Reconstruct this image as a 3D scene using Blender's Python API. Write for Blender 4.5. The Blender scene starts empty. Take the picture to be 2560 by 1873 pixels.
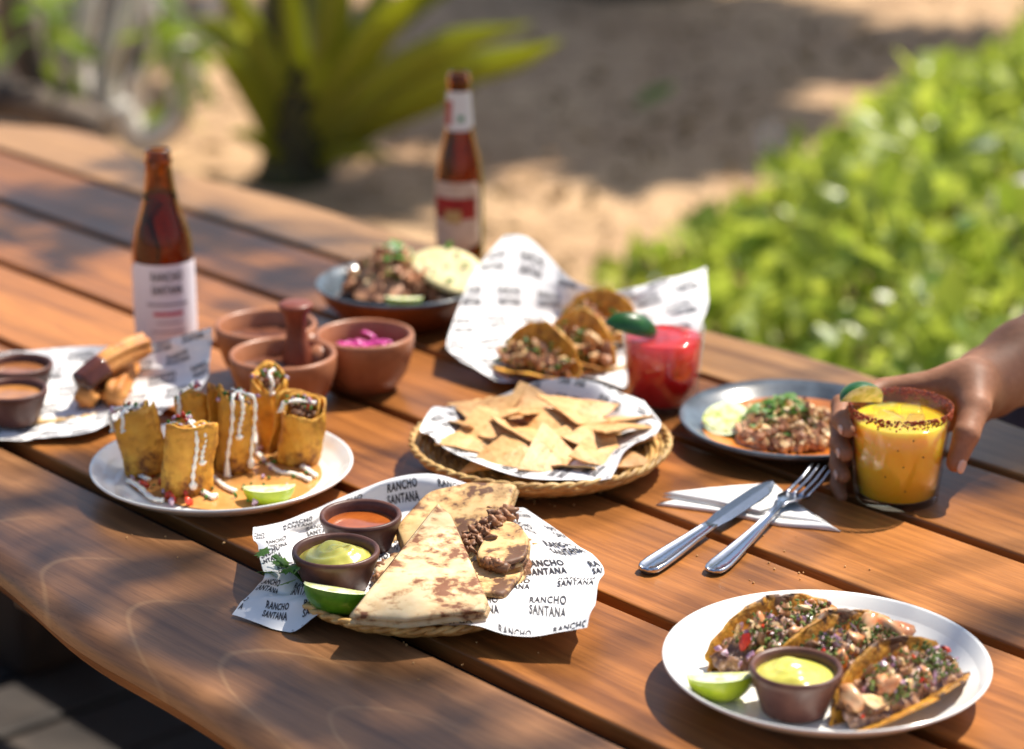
import bpy, bmesh, math, random
import numpy as np
from mathutils import Vector, Matrix, Euler

R = math.radians
rng = random.Random(11)
npr = np.random.RandomState(5)
scene = bpy.context.scene
COL = scene.collection

# ------------------------------------------------------------------ camera
ZT = 0.76                     # table top height
CAM_H = 0.82                  # lens above the table top
FPX = 6044.0                  # focal length in photo pixels (2560 wide): 85 mm on 36 mm
PITCH = math.atan(2051 / FPX)
cam_d = bpy.data.cameras.new('camera')
cam = bpy.data.objects.new('camera', cam_d)
COL.objects.link(cam)
cam.location = (0, 0, ZT + CAM_H)
cam.rotation_euler = (math.pi / 2 - PITCH, 0, 0)
cam_d.sensor_width = 36.0
cam_d.lens = 36.0 * FPX / 2560.0
cam_d.clip_end = 300
cam_d.dof.use_dof = True
cam_d.dof.focus_distance = 2.0
cam_d.dof.aperture_fstop = 3.3
scene.camera = cam

# ------------------------------------------------------------------ light
SUNV = Vector((0.50, 0.42, 1.0)).normalized()       # towards the sun
SUN_EL = math.asin(SUNV.z)
SUN_AZ = math.atan2(SUNV.x, SUNV.y)
world = bpy.data.worlds.new('World')
scene.world = world
world.use_nodes = True
wn = world.node_tree
wn.nodes.clear()
wo = wn.nodes.new('ShaderNodeOutputWorld')
wb = wn.nodes.new('ShaderNodeBackground')
ws = wn.nodes.new('ShaderNodeTexSky')
ws.sky_type = 'NISHITA'
ws.sun_disc = False
ws.sun_elevation = SUN_EL
ws.sun_rotation = SUN_AZ
ws.air_density = 1.0
ws.dust_density = 1.5
wb.inputs['Strength'].default_value = 0.090
wn.links.new(ws.outputs[0], wb.inputs[0])
wn.links.new(wb.outputs[0], wo.inputs[0])
sl = bpy.data.lights.new('sun', 'SUN')
sl.energy = 5.0
sl.angle = R(0.55)
sl.color = (1.0, 0.93, 0.82)
sun = bpy.data.objects.new('sun', sl)
COL.objects.link(sun)
sun.location = (4, 4, 9)
sun.rotation_euler = SUNV.to_track_quat('Z', 'Y').to_euler()
vs = scene.view_settings
vs.view_transform = 'Standard'
vs.look = 'None'
vs.gamma = 1.0
vs.use_curve_mapping = False
vs.exposure = 0.72
scene.cycles.use_denoising = True
scene.cycles.max_bounces = 10
scene.cycles.transparent_max_bounces = 12
scene.cycles.caustics_reflective = False
scene.cycles.caustics_refractive = False
scene.cycles.sample_clamp_indirect = 6

# ------------------------------------------------------------------ measuring helpers
_s, _c = math.sin(PITCH), math.cos(PITCH)
def tabletop(px, py, h=0.0):
    """point h above the table top that the survey pixel (px, py) looks at"""
    u, v = (px - 1280) / FPX, (py - 936.5) / FPX
    z = (CAM_H - h) / (_s + v * _c)
    return Vector((u * z, z * (_c - v * _s), ZT + h))
def ground(px, py, z0=0.0):
    return tabletop(px, py, z0 - ZT)
def at_depth(px, py, Y):
    u, v = (px - 1280) / FPX, (py - 936.5) / FPX
    z = Y / (_c - v * _s)
    return Vector((u * z, Y, ZT + CAM_H - z * (_s + v * _c)))

# ------------------------------------------------------------------ mesh helpers
def link(o, parent=None):
    COL.objects.link(o)
    if parent is not None:
        o.parent = parent
    return o
def mesh(name, verts, faces, mat, parent=None, smooth=True, loc=None, rot=None, kind=None):
    me = bpy.data.meshes.new(name)
    me.from_pydata([tuple(v) for v in verts], [], [tuple(int(i) for i in f) for f in faces])
    me.validate()
    if smooth:
        me.polygons.foreach_set('use_smooth', [True] * len(me.polygons))
    if mat is not None:
        me.materials.append(mat)
    o = bpy.data.objects.new(name, me)
    link(o, parent)
    if loc is not None: o.location = loc
    if rot is not None: o.rotation_euler = rot
    if kind: o['kind'] = kind
    return o
def tag(o, label, cat, group=None, kind=None):
    o['label'] = label
    o['category'] = cat
    if group: o['group'] = group
    if kind: o['kind'] = kind
    return o
def thing(name, label, cat, loc=(0, 0, 0), rot=(0, 0, 0), group=None):
    o = bpy.data.objects.new(name, None)
    o.empty_display_size = 0.03
    link(o)
    o.location = loc
    o.rotation_euler = rot
    return tag(o, label, cat, group)
def fix_normals(o):
    bm = bmesh.new(); bm.from_mesh(o.data)
    bmesh.ops.recalc_face_normals(bm, faces=bm.faces)
    bm.to_mesh(o.data); bm.free()
    return o

class MB:
    def __init__(self): self.v = []; self.f = []
    def add(self, verts, faces, M=None):
        n = len(self.v)
        if M is None: self.v += [tuple(p) for p in verts]
        else: self.v += [tuple(M @ Vector(p)) for p in verts]
        self.f += [tuple(i + n for i in f) for f in faces]
        return self
    def build(self, name, mat, parent=None, smooth=True, **k):
        return mesh(name, self.v, self.f, mat, parent, smooth, **k)

def lathe(prof, seg=48, wob=0.0):
    v, f = [], []
    rows = []
    for (r, z) in prof:
        if r < 1e-6:
            rows.append([len(v)]); v.append((0, 0, z))
        else:
            st = len(v)
            for i in range(seg):
                a = 2 * math.pi * i / seg
                rr = r * (1 + wob * math.sin(3 * a + z * 60) + wob * .6 * math.sin(5 * a + 1))
                v.append((rr * math.cos(a), rr * math.sin(a), z))
            rows.append(list(range(st, st + seg)))
    for A, B in zip(rows, rows[1:]):
        if len(A) == 1 and len(B) == 1: continue
        for i in range(seg):
            j = (i + 1) % seg
            if len(A) == 1: f.append((A[0], B[j], B[i]))
            elif len(B) == 1: f.append((A[i], A[j], B[0]))
            else: f.append((A[i], A[j], B[j], B[i]))
    return v, f
def tube(pts, radii, seg=10, cap=True, flat=1.0):
    pts = [Vector(p) for p in pts]
    n = len(pts)
    if not hasattr(radii, '__len__'): radii = [radii] * n
    v, f = [], []
    up = Vector((0, 0, 1))
    prevx = None
    for i, p in enumerate(pts):
        d = (pts[min(i + 1, n - 1)] - pts[max(i - 1, 0)])
        d = d.normalized() if d.length > 1e-9 else Vector((0, 0, 1))
        if prevx is None:
            x = d.cross(up)
            if x.length < 1e-3: x = d.cross(Vector((0, 1, 0)))
        else:
            x = prevx - d * prevx.dot(d)
        x.normalize(); prevx = x
        y = d.cross(x)
        for k in range(seg):
            a = 2 * math.pi * k / seg
            v.append(p + x * (math.cos(a) * radii[i]) + y * (math.sin(a) * radii[i] * flat))
    for i in range(n - 1):
        for k in range(seg):
            l = (k + 1) % seg
            f.append((i * seg + k, i * seg + l, (i + 1) * seg + l, (i + 1) * seg + k))
    if cap:
        f.append(tuple(range(seg))[::-1])
        f.append(tuple(range((n - 1) * seg, n * seg)))
    return v, f
def spline(pts, n=24):
    P = [Vector(p) for p in pts]
    out = []
    m = len(P) - 1
    for k in range(n + 1):
        t = k / n * m
        i = min(int(t), m - 1); t -= i
        p0, p1, p2, p3 = P[max(i - 1, 0)], P[i], P[i + 1], P[min(i + 2, m)]
        out.append(0.5 * ((2 * p1) + (p2 - p0) * t + (2 * p0 - 5 * p1 + 4 * p2 - p3) * t * t + (3 * p1 - p0 - 3 * p2 + p3) * t ** 3))
    return out
def box(sx, sy, sz, z0=0.0, bev=0.0):
    bm = bmesh.new()
    bmesh.ops.create_cube(bm, size=1.0)
    for q in bm.verts:
        q.co = Vector((q.co.x * sx, q.co.y * sy, (q.co.z + .5) * sz + z0))
    if bev: bmesh.ops.bevel(bm, geom=list(bm.edges), offset=bev, segments=2, affect='EDGES', profile=.5)
    bm.verts.index_update()
    r = [tuple(q.co) for q in bm.verts], [tuple(q.index for q in fc.verts) for fc in bm.faces]
    bm.free()
    return r
def ico(sub=2):
    bm = bmesh.new(); bmesh.ops.create_icosphere(bm, subdivisions=sub, radius=1.0)
    bm.verts.index_update()
    r = np.array([q.co[:] for q in bm.verts]), [tuple(q.index for q in fc.verts) for fc in bm.faces]
    bm.free(); return r
ICO1, ICO2, ICO3 = ico(1), ico(2), ico(3)
def blob(size, rough=.25, src=None, seed=None):
    V, Fc = src or ICO2
    r_ = np.random.RandomState(rng.randrange(1 << 30) if seed is None else seed)
    d = np.ones(len(V))
    for k in range(5):
        w = r_.normal(size=3) * (1.3 + k * .8)
        d += rough * r_.uniform(.4, 1) / (1 + .5 * k) * np.sin(V @ w + r_.uniform(0, 6.28))
    sz = size if hasattr(size, '__len__') else (size,) * 3
    return V * d[:, None] * np.array(sz), Fc
def rmat(loc, scale=1.0, rot=None):
    e = rot if rot is not None else Euler((rng.uniform(0, 6.28), rng.uniform(0, 6.28), rng.uniform(0, 6.28)))
    return Matrix.Translation(loc) @ e.to_matrix().to_4x4() @ Matrix.Scale(scale, 4)

def surface_nets(F, lo, h):
    nx, ny, nz = F.shape
    S = F < 0
    cor = [(i, j, k) for i in (0, 1) for j in (0, 1) for k in (0, 1)]
    cnt = sum(S[i:nx - 1 + i, j:ny - 1 + j, k:nz - 1 + k].astype(int) for i, j, k in cor)
    act = (cnt > 0) & (cnt < 8)
    idx = -np.ones(act.shape, int)
    cells = np.argwhere(act)
    idx[act] = np.arange(len(cells))
    pos = np.zeros((len(cells), 3)); num = np.zeros(len(cells))
    for a in cor:
        for ax in range(3):
            if a[ax]: continue
            b = list(a); b[ax] = 1
            fa = F[tuple((cells + a).T)]; fb = F[tuple((cells + b).T)]
            m = (fa < 0) != (fb < 0)
            t = fa[m] / (fa[m] - fb[m])
            q = np.tile(np.array(a, float), (m.sum(), 1)); q[:, ax] += t
            pos[m] += q; num[m] += 1
    V = np.array(lo) + h * (cells + pos / num[:, None])
    faces = []
    for ax in range(3):
        e = [0, 0, 0]; e[ax] = 1
        o1, o2 = [(1, 2), (2, 0), (0, 1)][ax]
        sl0 = [slice(1, -1)] * 3; sl0[ax] = slice(0, -1)
        sl1 = [slice(1, -1)] * 3; sl1[ax] = slice(1, None)
        A, B = S[tuple(sl0)], S[tuple(sl1)]
        for flip in (0, 1):
            pts = np.argwhere((A & ~B) if not flip else (~A & B))
            off = np.array([1, 1, 1]); off[ax] = 0
            pts = pts + off
            d1 = np.zeros(3, int); d1[o1] = 1
            d2 = np.zeros(3, int); d2[o2] = 1
            q = [idx[tuple((pts - w).T)] for w in (d1 * 0, d1, d1 + d2, d2)]
            q = np.stack(q, 1)
            q = q[(q >= 0).all(1)]
            if flip: q = q[:, ::-1]
            faces.append(q)
    return V, np.concatenate(faces)
def sdf_cone(P, a, b, ra, rb):
    a, b = np.array(a), np.array(b)
    d = b - a
    t = np.clip(((P - a) @ d) / max(d @ d, 1e-12), 0, 1)
    return np.linalg.norm(P - a - t[..., None] * d, axis=-1) - (ra + (rb - ra) * t)
def smin(a, b, k):
    h = np.clip(.5 + .5 * (b - a) / k, 0, 1)
    return b + (a - b) * h - k * h * (1 - h)

class TPS:
    def __init__(self, uv, xyz):
        self.c = np.array(uv, float); X = np.array(xyz, float)
        n = len(self.c)
        K = self.phi(np.linalg.norm(self.c[:, None] - self.c[None], axis=2)) + np.eye(n) * 1e-4
        Pm = np.hstack([np.ones((n, 1)), self.c])
        A = np.zeros((n + 3, n + 3)); A[:n, :n] = K; A[:n, n:] = Pm; A[n:, :n] = Pm.T
        B = np.zeros((n + 3, 3)); B[:n] = X
        self.w = np.linalg.solve(A, B); self.n = n
    @staticmethod
    def phi(r):
        return np.where(r > 1e-9, r * r * np.log(np.maximum(r, 1e-9)), 0)
    def __call__(self, uv):
        uv = np.asarray(uv, float)
        K = self.phi(np.linalg.norm(uv[:, None] - self.c[None], axis=2))
        return K @ self.w[:self.n] + np.hstack([np.ones((len(uv), 1)), uv]) @ self.w[self.n:]

# ------------------------------------------------------------------ materials
def lin(r, g, b):
    f = lambda x: (x / 255 / 12.92) if x / 255 <= .04045 else ((x / 255 + .055) / 1.055) ** 2.4
    return (f(r), f(g), f(b), 1.0)
class NT:
    def __init__(self, name):
        self.m = bpy.data.materials.new(name); self.m.use_nodes = True
        self.t = self.m.node_tree; self.t.nodes.clear()
        self.out = self.n('OutputMaterial')
    def n(self, kind, **kw):
        x = self.t.nodes.new('ShaderNode' + kind)
        for k, v in kw.items(): setattr(x, k, v)
        return x
    def l(self, a, b): self.t.links.new(a, b)
    def set(self, node, **kw):
        for k, v in kw.items(): node.inputs[k.replace('_', ' ')].default_value = v
        return node
    def mix(self, fac, a, b, blend='MIX'):
        x = self.n('Mix', data_type='RGBA', blend_type=blend)
        for s, v in ((x.inputs[0], fac), (x.inputs[6], a), (x.inputs[7], b)):
            if hasattr(v, 'is_output'): self.l(v, s)
            else: s.default_value = v
        return x.outputs[2]
    def ramp(self, src, stops):
        x = self.n('ValToRGB'); e = x.color_ramp.elements
        while len(e) < len(stops): e.new(.5)
        for q, (p, c) in zip(e, stops):
            q.position = p; q.color = c if hasattr(c, '__len__') else (c, c, c, 1)
        self.l(src, x.inputs[0]); return x.outputs[0]
    def noise(self, vec, scale, detail=3, rough=.55, dist=0):
        x = self.n('TexNoise'); self.set(x, Scale=scale, Detail=detail, Roughness=rough, Distortion=dist)
        if vec is not None: self.l(vec, x.inputs['Vector'])
        return x.outputs[0]
    def obj(self):
        return self.n('TexCoord').outputs['Object']
    def bump(self, h, strength=.3, dist=.002):
        x = self.n('Bump'); self.set(x, Strength=strength, Distance=dist); self.l(h, x.inputs['Height']); return x.outputs[0]
MATS = {}
def mat(name, c1, c2=None, scale=40, rough=.5, spec=.5, bump=0, bscale=None, sss=0, trans=0, coat=0, metal=0, contrast=(.38, .62), c3=None, island=0, ior=1.45, bdist=.002, alpha=1):
    if name in MATS: return MATS[name]
    N = NT(name)
    b = N.n('BsdfPrincipled'); N.l(b.outputs[0], N.out.inputs[0])
    co = N.obj()
    col = None
    if c2 is not None:
        nz = N.noise(co, scale, 4)
        col = N.ramp(nz, [(contrast[0], c1), (contrast[1], c2)])
        if c3 is not None:
            n2 = N.noise(co, scale * 2.3, 3)
            col = N.mix(N.ramp(n2, [(.58, 0), (.68, 1)]), col, c3)
    if island:
        g = N.n('NewGeometry'); hs = N.n('HueSaturation')
        mr = N.n('MapRange'); N.set(mr, To_Min=1 - island, To_Max=1 + island); N.l(g.outputs['Random Per Island'], mr.inputs[0])
        N.l(mr.outputs[0], hs.inputs['Value'])
        if col is None: hs.inputs['Color'].default_value = c1
        else: N.l(col, hs.inputs['Color'])
        col = hs.outputs[0]
    if col is None: b.inputs['Base Color'].default_value = c1
    else: N.l(col, b.inputs['Base Color'])
    N.set(b, Roughness=rough, Metallic=metal, IOR=ior, Alpha=alpha)
    b.inputs['Specular IOR Level'].default_value = spec
    b.inputs['Transmission Weight'].default_value = trans
    b.inputs['Coat Weight'].default_value = coat
    b.inputs['Coat Roughness'].default_value = .08
    if sss:
        b.inputs['Subsurface Weight'].default_value = sss
        b.inputs['Subsurface Radius'].default_value = (1, .5, .25)
        b.inputs['Subsurface Scale'].default_value = .006
    if bump:
        N.l(N.bump(N.noise(co, bscale or scale * 2, 4), bump, bdist), b.inputs['Normal'])
    MATS[name] = N.m
    return N.m

def wood_mat(name, tint=1.0, arches=False, pale=False):
    N = NT(name)
    b = N.n('BsdfPrincipled'); N.l(b.outputs[0], N.out.inputs[0])
    oi = N.n('ObjectInfo'); co = N.obj()
    ofs = N.n('VectorMath', operation='SCALE'); ofs.inputs[0].default_value = (7.3, 3.1, 1.7); N.l(oi.outputs['Random'], ofs.inputs['Scale'])
    add = N.n('VectorMath', operation='ADD'); N.l(co, add.inputs[0]); N.l(ofs.outputs[0], add.inputs[1])
    def mapped(sx, sy, sz=None, src=add.outputs[0], loc=(0, 0, 0)):
        m = N.n('Mapping'); m.inputs['Scale'].default_value = (sx, sy, sz or sy); m.inputs['Location'].default_value = loc
        N.l(src, m.inputs['Vector']); return m.outputs[0]
    broad = N.noise(mapped(1.6, 7), 1.0, 4, .55, .6)
    fine = N.noise(mapped(5, 160), 1.0, 4, .6, .3)
    pore = N.noise(mapped(26, 700), 1.0, 2, .5)
    mid = N.noise(mapped(2.2, 34), 1.0, 4, .6, 1.0)
    dark, base, light = (lin(78, 45, 22), lin(142, 86, 40), lin(182, 118, 58)) if not pale else (lin(120, 84, 50), lin(158, 114, 68), lin(186, 140, 90))
    if arches:
        dark, base, light = lin(84, 55, 34), lin(126, 86, 53), lin(158, 112, 72)
    col = N.ramp(broad, [(.30, dark), (.5, base), (.72, light)])
    col = N.mix(.45, col, N.ramp(mid, [(.32, dark), (.62, light)]))
    col = N.mix(.55, col, N.ramp(fine, [(.3, (.62, .58, .55, 1)), (.65, (1.12, 1.12, 1.12, 1))]), 'MULTIPLY')
    col = N.mix(.35, col, N.ramp(pore, [(.36, (.42, .36, .3, 1)), (.46, (1, 1, 1, 1))]), 'MULTIPLY')
    if arches:
        # nested cathedral grain running off towards the right end of the board
        arc = mapped(.95, 5.4, 5.4, co, (-1.05, .20, 0))
        w = N.n('TexWave', wave_type='RINGS', rings_direction='Z'); N.set(w, Scale=2.6, Distortion=1.5, Detail=1.5, Detail_Scale=1.0); N.l(arc, w.inputs['Vector'])
        line = N.ramp(w.outputs['Fac'], [(.984, 0), (.999, .20), (1, .24)])
        fade = N.ramp(N.noise(mapped(1.4, 6, 6, co), 1.0, 2), [(.38, .0), (.62, .8)])
        mul = N.n('Math', operation='MULTIPLY'); N.l(line, mul.inputs[0]); N.l(fade, mul.inputs[1])
        col = N.mix(mul.outputs[0], col, lin(214, 172, 120))
        band = N.ramp(w.outputs['Fac'], [(0, (.86, .84, .84, 1)), (1, (1.06, 1.06, 1.06, 1))])
        col = N.mix(.8, col, band, 'MULTIPLY')
    rnd = N.n('MapRange'); N.set(rnd, To_Min=.80 * tint, To_Max=1.2 * tint); N.l(oi.outputs['Random'], rnd.inputs[0])
    hs = N.n('HueSaturation'); N.l(col, hs.inputs['Color']); N.l(rnd.outputs[0], hs.inputs['Value'])
    N.l(hs.outputs[0], b.inputs['Base Color'])
    rr = N.ramp(broad, [(.3, .30), (.7, .42)])
    N.l(rr, b.inputs['Roughness'])
    b.inputs['Specular IOR Level'].default_value = .38
    b.inputs['Coat Weight'].default_value = .0
    b.inputs['Coat Roughness'].default_value = .25
    N.l(N.bump(fine, .22, .0012), b.inputs['Normal'])
    return N.m
def leaf_mat(name, c1, c2, trans=.45, rough=.38, scale=6):
    N = NT(name)
    co = N.obj(); g = N.n('NewGeometry')
    mixr = N.mix(g.outputs['Random Per Island'], c1, c2)
    b = N.n('BsdfPrincipled'); N.l(mixr, b.inputs['Base Color']); N.set(b, Roughness=rough)
    t = N.n('BsdfTranslucent'); N.l(N.mix(.35, mixr, lin(202, 212, 70)), t.inputs['Color'])
    m = N.n('MixShader'); m.inputs[0].default_value = trans
    N.l(b.outputs[0], m.inputs[1]); N.l(t.outputs[0], m.inputs[2]); N.l(m.outputs[0], N.out.inputs[0])
    return N.m
def thin_glass(name, tint=(1, 1, 1, 1), gloss=1.45):
    N = NT(name)
    lw = N.n('LayerWeight'); N.set(lw, Blend=.5)
    pw = N.n('Math', operation='POWER'); N.l(lw.outputs['Facing'], pw.inputs[0]); pw.inputs[1].default_value = 4.5
    fr = N.n('Math', operation='MULTIPLY_ADD'); N.l(pw.outputs[0], fr.inputs[0]); fr.inputs[1].default_value = .75; fr.inputs[2].default_value = .06
    t = N.n('BsdfTransparent'); t.inputs[0].default_value = tint
    g = N.n('BsdfGlossy'); N.set(g, Roughness=.03)
    m = N.n('MixShader'); N.l(fr.outputs[0], m.inputs[0]); N.l(t.outputs[0], m.inputs[1]); N.l(g.outputs[0], m.inputs[2])
    N.l(m.outputs[0], N.out.inputs[0]); return N.m
def tortilla_mat(name, c1, c2, char, scale=26, lo=.60, hi=.70, bs=.45, rim=None):
    N = NT(name)
    b = N.n('BsdfPrincipled'); N.l(b.outputs[0], N.out.inputs[0])
    co = N.obj()
    base = N.ramp(N.noise(co, scale * 2.2, 4), [(.35, c1), (.65, c2)])
    s1 = N.noise(co, scale * 4.2, 6, .6, .2)
    big = N.noise(co, scale * .9, 2)
    ad = N.n('Math', operation='MULTIPLY_ADD'); N.l(big, ad.inputs[0]); ad.inputs[1].default_value = .95; N.l(s1, ad.inputs[2])
    sub = N.n('Math', operation='SUBTRACT'); N.l(ad.outputs[0], sub.inputs[0]); sub.inputs[1].default_value = .475
    if rim:      # crisped towards the open rim of a folded shell
        sx = N.n('SeparateXYZ'); N.l(co, sx.inputs[0])
        mr = N.n('MapRange'); N.set(mr, From_Min=rim[0], From_Max=rim[1], To_Min=0, To_Max=rim[2]); N.l(sx.outputs['Z'], mr.inputs[0])
        ad2 = N.n('Math', operation='ADD'); N.l(sub.outputs[0], ad2.inputs[0]); N.l(mr.outputs[0], ad2.inputs[1]); sub = ad2
    toast = N.ramp(sub.outputs[0], [(lo - .05, 0), (lo, .6), (hi, 1)])
    mid = tuple((x * .40 + y * .60) * k for x, y, k in zip(c1, char, (1.12, 1.0, .8, 1)))
    col = N.mix(toast, base, mid)
    burn = N.ramp(sub.outputs[0], [(hi - .03, 0), (hi + .04, .9)])
    col = N.mix(burn, col, char)
    N.l(col, b.inputs['Base Color']); N.set(b, Roughness=.62)
    b.inputs['Subsurface Weight'].default_value = .12
    b.inputs['Subsurface Scale'].default_value = .004
    N.l(N.bump(N.noise(co, 90, 4), bs, .0015 if bs < .6 else .004), b.inputs['Normal'])
    return N.m

M_WOOD = wood_mat('varnished teak')
M_WOODA = wood_mat('varnished teak with cathedral grain', 1.0, True)
M_WOODP = wood_mat('weathered pale teak', 1.0, False, True)
M_LEG = mat('dark stained timber', lin(58, 36, 24), lin(40, 24, 16), 8, .5)
M_DECK = mat('weathered dark decking', lin(70, 60, 52), lin(46, 40, 36), 5, .7, bump=.3, bscale=60)
M_WHITE = mat('white glazed ceramic', lin(238, 236, 230), rough=.16, spec=.6, coat=.4)
M_CLAY = mat('red brown clay', lin(96, 60, 48), lin(78, 46, 38), 60, .42, bump=.25, bscale=260, bdist=.0008)
M_CLAYIN = mat('glazed clay inside', lin(92, 50, 34), lin(74, 40, 28), 40, .2, coat=.3)
M_TERRA = mat('smooth terracotta', lin(164, 108, 76), lin(142, 88, 58), 22, .38, bump=.15, bscale=120)
M_PAPER = mat('white greaseproof paper', lin(236, 234, 232), lin(228, 226, 226), 30, .55, spec=.35, sss=0)
M_INK = mat('dark grey printing ink', lin(62, 58, 60), rough=.6)
M_INKB = mat('light red printing ink', lin(196, 90, 104), rough=.6)
M_INKG = mat('grey printing ink', lin(150, 142, 152), rough=.6)
M_RATTAN = mat('honey coloured rattan', lin(214, 176, 110), lin(176, 132, 74), 90, .45, bump=.3, bscale=300, bdist=.001)
M_STEEL = mat('brushed stainless steel', lin(196, 200, 208), metal=1.0, rough=.2, bump=.05, bscale=400)
M_NAPKIN = mat('white paper napkin', lin(236, 234, 230), lin(226, 224, 220), 40, .8, bump=.25, bscale=900, bdist=.0006)
M_GLASS = thin_glass('clear glass')
M_RIND = mat('lime rind', lin(88, 148, 26), lin(60, 118, 18), 60, .32, coat=.25, bump=.35, bscale=700, bdist=.0007)
M_RINDL = mat('light lime rind', lin(164, 178, 36), lin(138, 160, 26), 60, .32, coat=.2, bump=.3, bscale=700, bdist=.0007)
M_RINDD = mat('dark lime rind', lin(44, 104, 34), lin(30, 80, 28), 60, .3, coat=.3, bump=.3, bscale=700, bdist=.0007)
M_PITH = mat('lime pith', lin(232, 240, 196), rough=.5, sss=.2)
M_FLESH = mat('lime flesh', lin(236, 236, 188), lin(196, 206, 112), 110, .3, sss=.1, contrast=(.44, .60), coat=.4, bump=.3, bscale=260)
M_CREMA = mat('white sour cream', lin(245, 240, 228), rough=.28, sss=.2, coat=.2)
M_GUAC = mat('pale green avocado cream', lin(212, 204, 98), lin(196, 190, 82), 60, .22, sss=.25, coat=.35, bump=.2, bscale=120)
M_SALSA = mat('orange brown salsa', lin(168, 88, 34), lin(146, 72, 26), 50, .12, coat=.6)
M_SALSAD = mat('brown sauce', lin(150, 96, 58), lin(128, 78, 46), 50, .15, coat=.5)
M_BEAN = mat('tan sauce', lin(206, 150, 86), lin(190, 132, 70), 40, .3, coat=.3, bump=.2, bscale=150)
M_TORT = tortilla_mat('flour tortilla', lin(220, 196, 154), lin(204, 172, 124), lin(112, 58, 24), 24, .54, .625)
M_TORTB = tortilla_mat('browned flour tortilla', lin(216, 182, 128), lin(198, 152, 92), lin(84, 46, 24), 24, .52, .62)
M_CORN = tortilla_mat('fried corn tortilla', lin(226, 168, 58), lin(204, 142, 40), lin(112, 62, 20), 26, .53, .67, .9)
M_CORND = tortilla_mat('griddled corn tortilla', lin(206, 150, 44), lin(188, 124, 34), lin(62, 34, 22), 24, .52, .64, .6, (.022, .042, .17))
M_CHIP = mat('corn chip', lin(216, 170, 112), lin(196, 146, 88), 60, .5, bump=.5, bscale=200, c3=lin(184, 124, 66))
M_MEAT = mat('browned meat', lin(204, 152, 112), lin(156, 104, 74), 120, .45, coat=.1, island=.3)
M_MEATD = mat('dark grilled meat', lin(156, 112, 78), lin(112, 72, 48), 120, .5, coat=.0, island=.35)
M_ONION = mat('pale onion and prawn bits', lin(236, 208, 162), lin(218, 172, 114), 120, .35, coat=.2, island=.2)
M_PURP = mat('purple onion bits', lin(150, 104, 134), lin(206, 178, 190), 200, .35, island=.25)
M_HERB = mat('chopped green herb', lin(74, 122, 40), lin(52, 92, 30), 120, .5, island=.35)
M_HERBD = mat('dried green herb', lin(112, 132, 60), lin(78, 98, 42), 120, .6, island=.35)
M_TOM = mat('red tomato bits', lin(206, 66, 36), lin(180, 44, 26), 100, .3, coat=.3, island=.2)
M_PRAWN = mat('cooked prawn', lin(222, 176, 132), lin(206, 124, 74), 60, .3, coat=.3)
M_SKIN = None
# where the boughs' shade falls: on the table (x, y survey pixels, metres up the sun ray, bough radius, leaves)
SHADE = [(40, 530, 5.5, .12, 44), (250, 540, 5.5, .10, 34), (600, 600, 5.5, .07, 20), (150, 640, 5.5, .05, 12), (330, 420, 5.5, .06, 14), (640, 700, 5.5, .07, 16),
         (40, 1330, 5.2, .07, 22), (230, 1490, 5.2, .05, 13), (440, 1630, 5.2, .05, 12), (760, 1790, 5.2, .06, 17), (1120, 1840, 5.2, .07, 20),
         (260, 1210, 5.2, .05, 12), (2480, 1120, 5.0, .09, 40), (2480, 1560, 5.0, .05, 10)]
BACKSHADE = [(1400, 120, .55, 330, 6.0), (1600, 60, .6, 380, 6.2), (1250, 260, .45, 240, 5.8), (1480, 330, .35, 170, 5.8), (1600, 220, .45, 230, 6.0), (1790, 330, .25, 110, 5.6), (1800, 60, .4, 220, 6.2), (2050, 140, .32, 150, 6.2), (2250, 120, .3, 110, 6.2),
             (1250, 60, .5, 260, 6.4), (1120, 100, .3, 90, 6.2), (60, 120, .55, 240, 6.2), (250, 60, .5, 200, 6.3), (100, 280, .3, 110, 6.0), (900, 470, .22, 60, 5.6), (1680, 420, .2, 60, 5.5), (560, -60, .3, 60, 6.4)]

# ================================================================== the setting
def sand_mat():
    N = NT('dry sandy soil')
    b = N.n('BsdfPrincipled'); N.l(b.outputs[0], N.out.inputs[0])
    co = N.obj()
    c = N.ramp(N.noise(co, 1.3, 5, .6), [(.3, lin(166, 130, 94)), (.7, lin(208, 172, 130))])
    c = N.mix(.6, c, N.ramp(N.noise(co, 9, 6, .75), [(.36, (.42, .37, .32, 1)), (.58, (1.1, 1.1, 1.1, 1))]), 'MULTIPLY')
    c = N.mix(N.ramp(N.noise(co, 26, 3), [(.62, 0), (.68, .8)]), c, lin(104, 78, 52))
    N.l(c, b.inputs['Base Color']); N.set(b, Roughness=.9)
    N.l(N.bump(N.noise(co, 18, 6, .7), .8, .03), b.inputs['Normal'])
    return N.m
gv, gf = [], []
gn = 60
def gz(x, y):
    d = max(0, math.hypot(x, y - 5) - 3)
    return .02 * math.sin(x * 1.7 + .4) * math.sin(y * 1.3) * (1 if y > 4.8 else 0) + .012 * min(d, 12)
gx = [math.copysign(abs(t) ** 3 * 70, t) for t in np.linspace(-1, 1, gn + 1)]
for yy in gx:
    for xx in gx: gv.append((xx, yy + 5, gz(xx, yy + 5)))
for j in range(gn):
    for i in range(gn): gf.append((j * (gn + 1) + i, j * (gn + 1) + i + 1, (j + 1) * (gn + 1) + i + 1, (j + 1) * (gn + 1) + i))
o = mesh('ground', gv, gf, sand_mat()); o['kind'] = 'structure'

ANG = R(-47.2)
DS, DT = Vector((math.cos(ANG), math.sin(ANG), 0)), Vector((-math.sin(ANG), math.cos(ANG), 0))
S0, T0 = -1.95, 1.44
def st(s, t, z=0.0):
    p = DS * s + DT * t
    return Vector((p.x, p.y, z))

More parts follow.
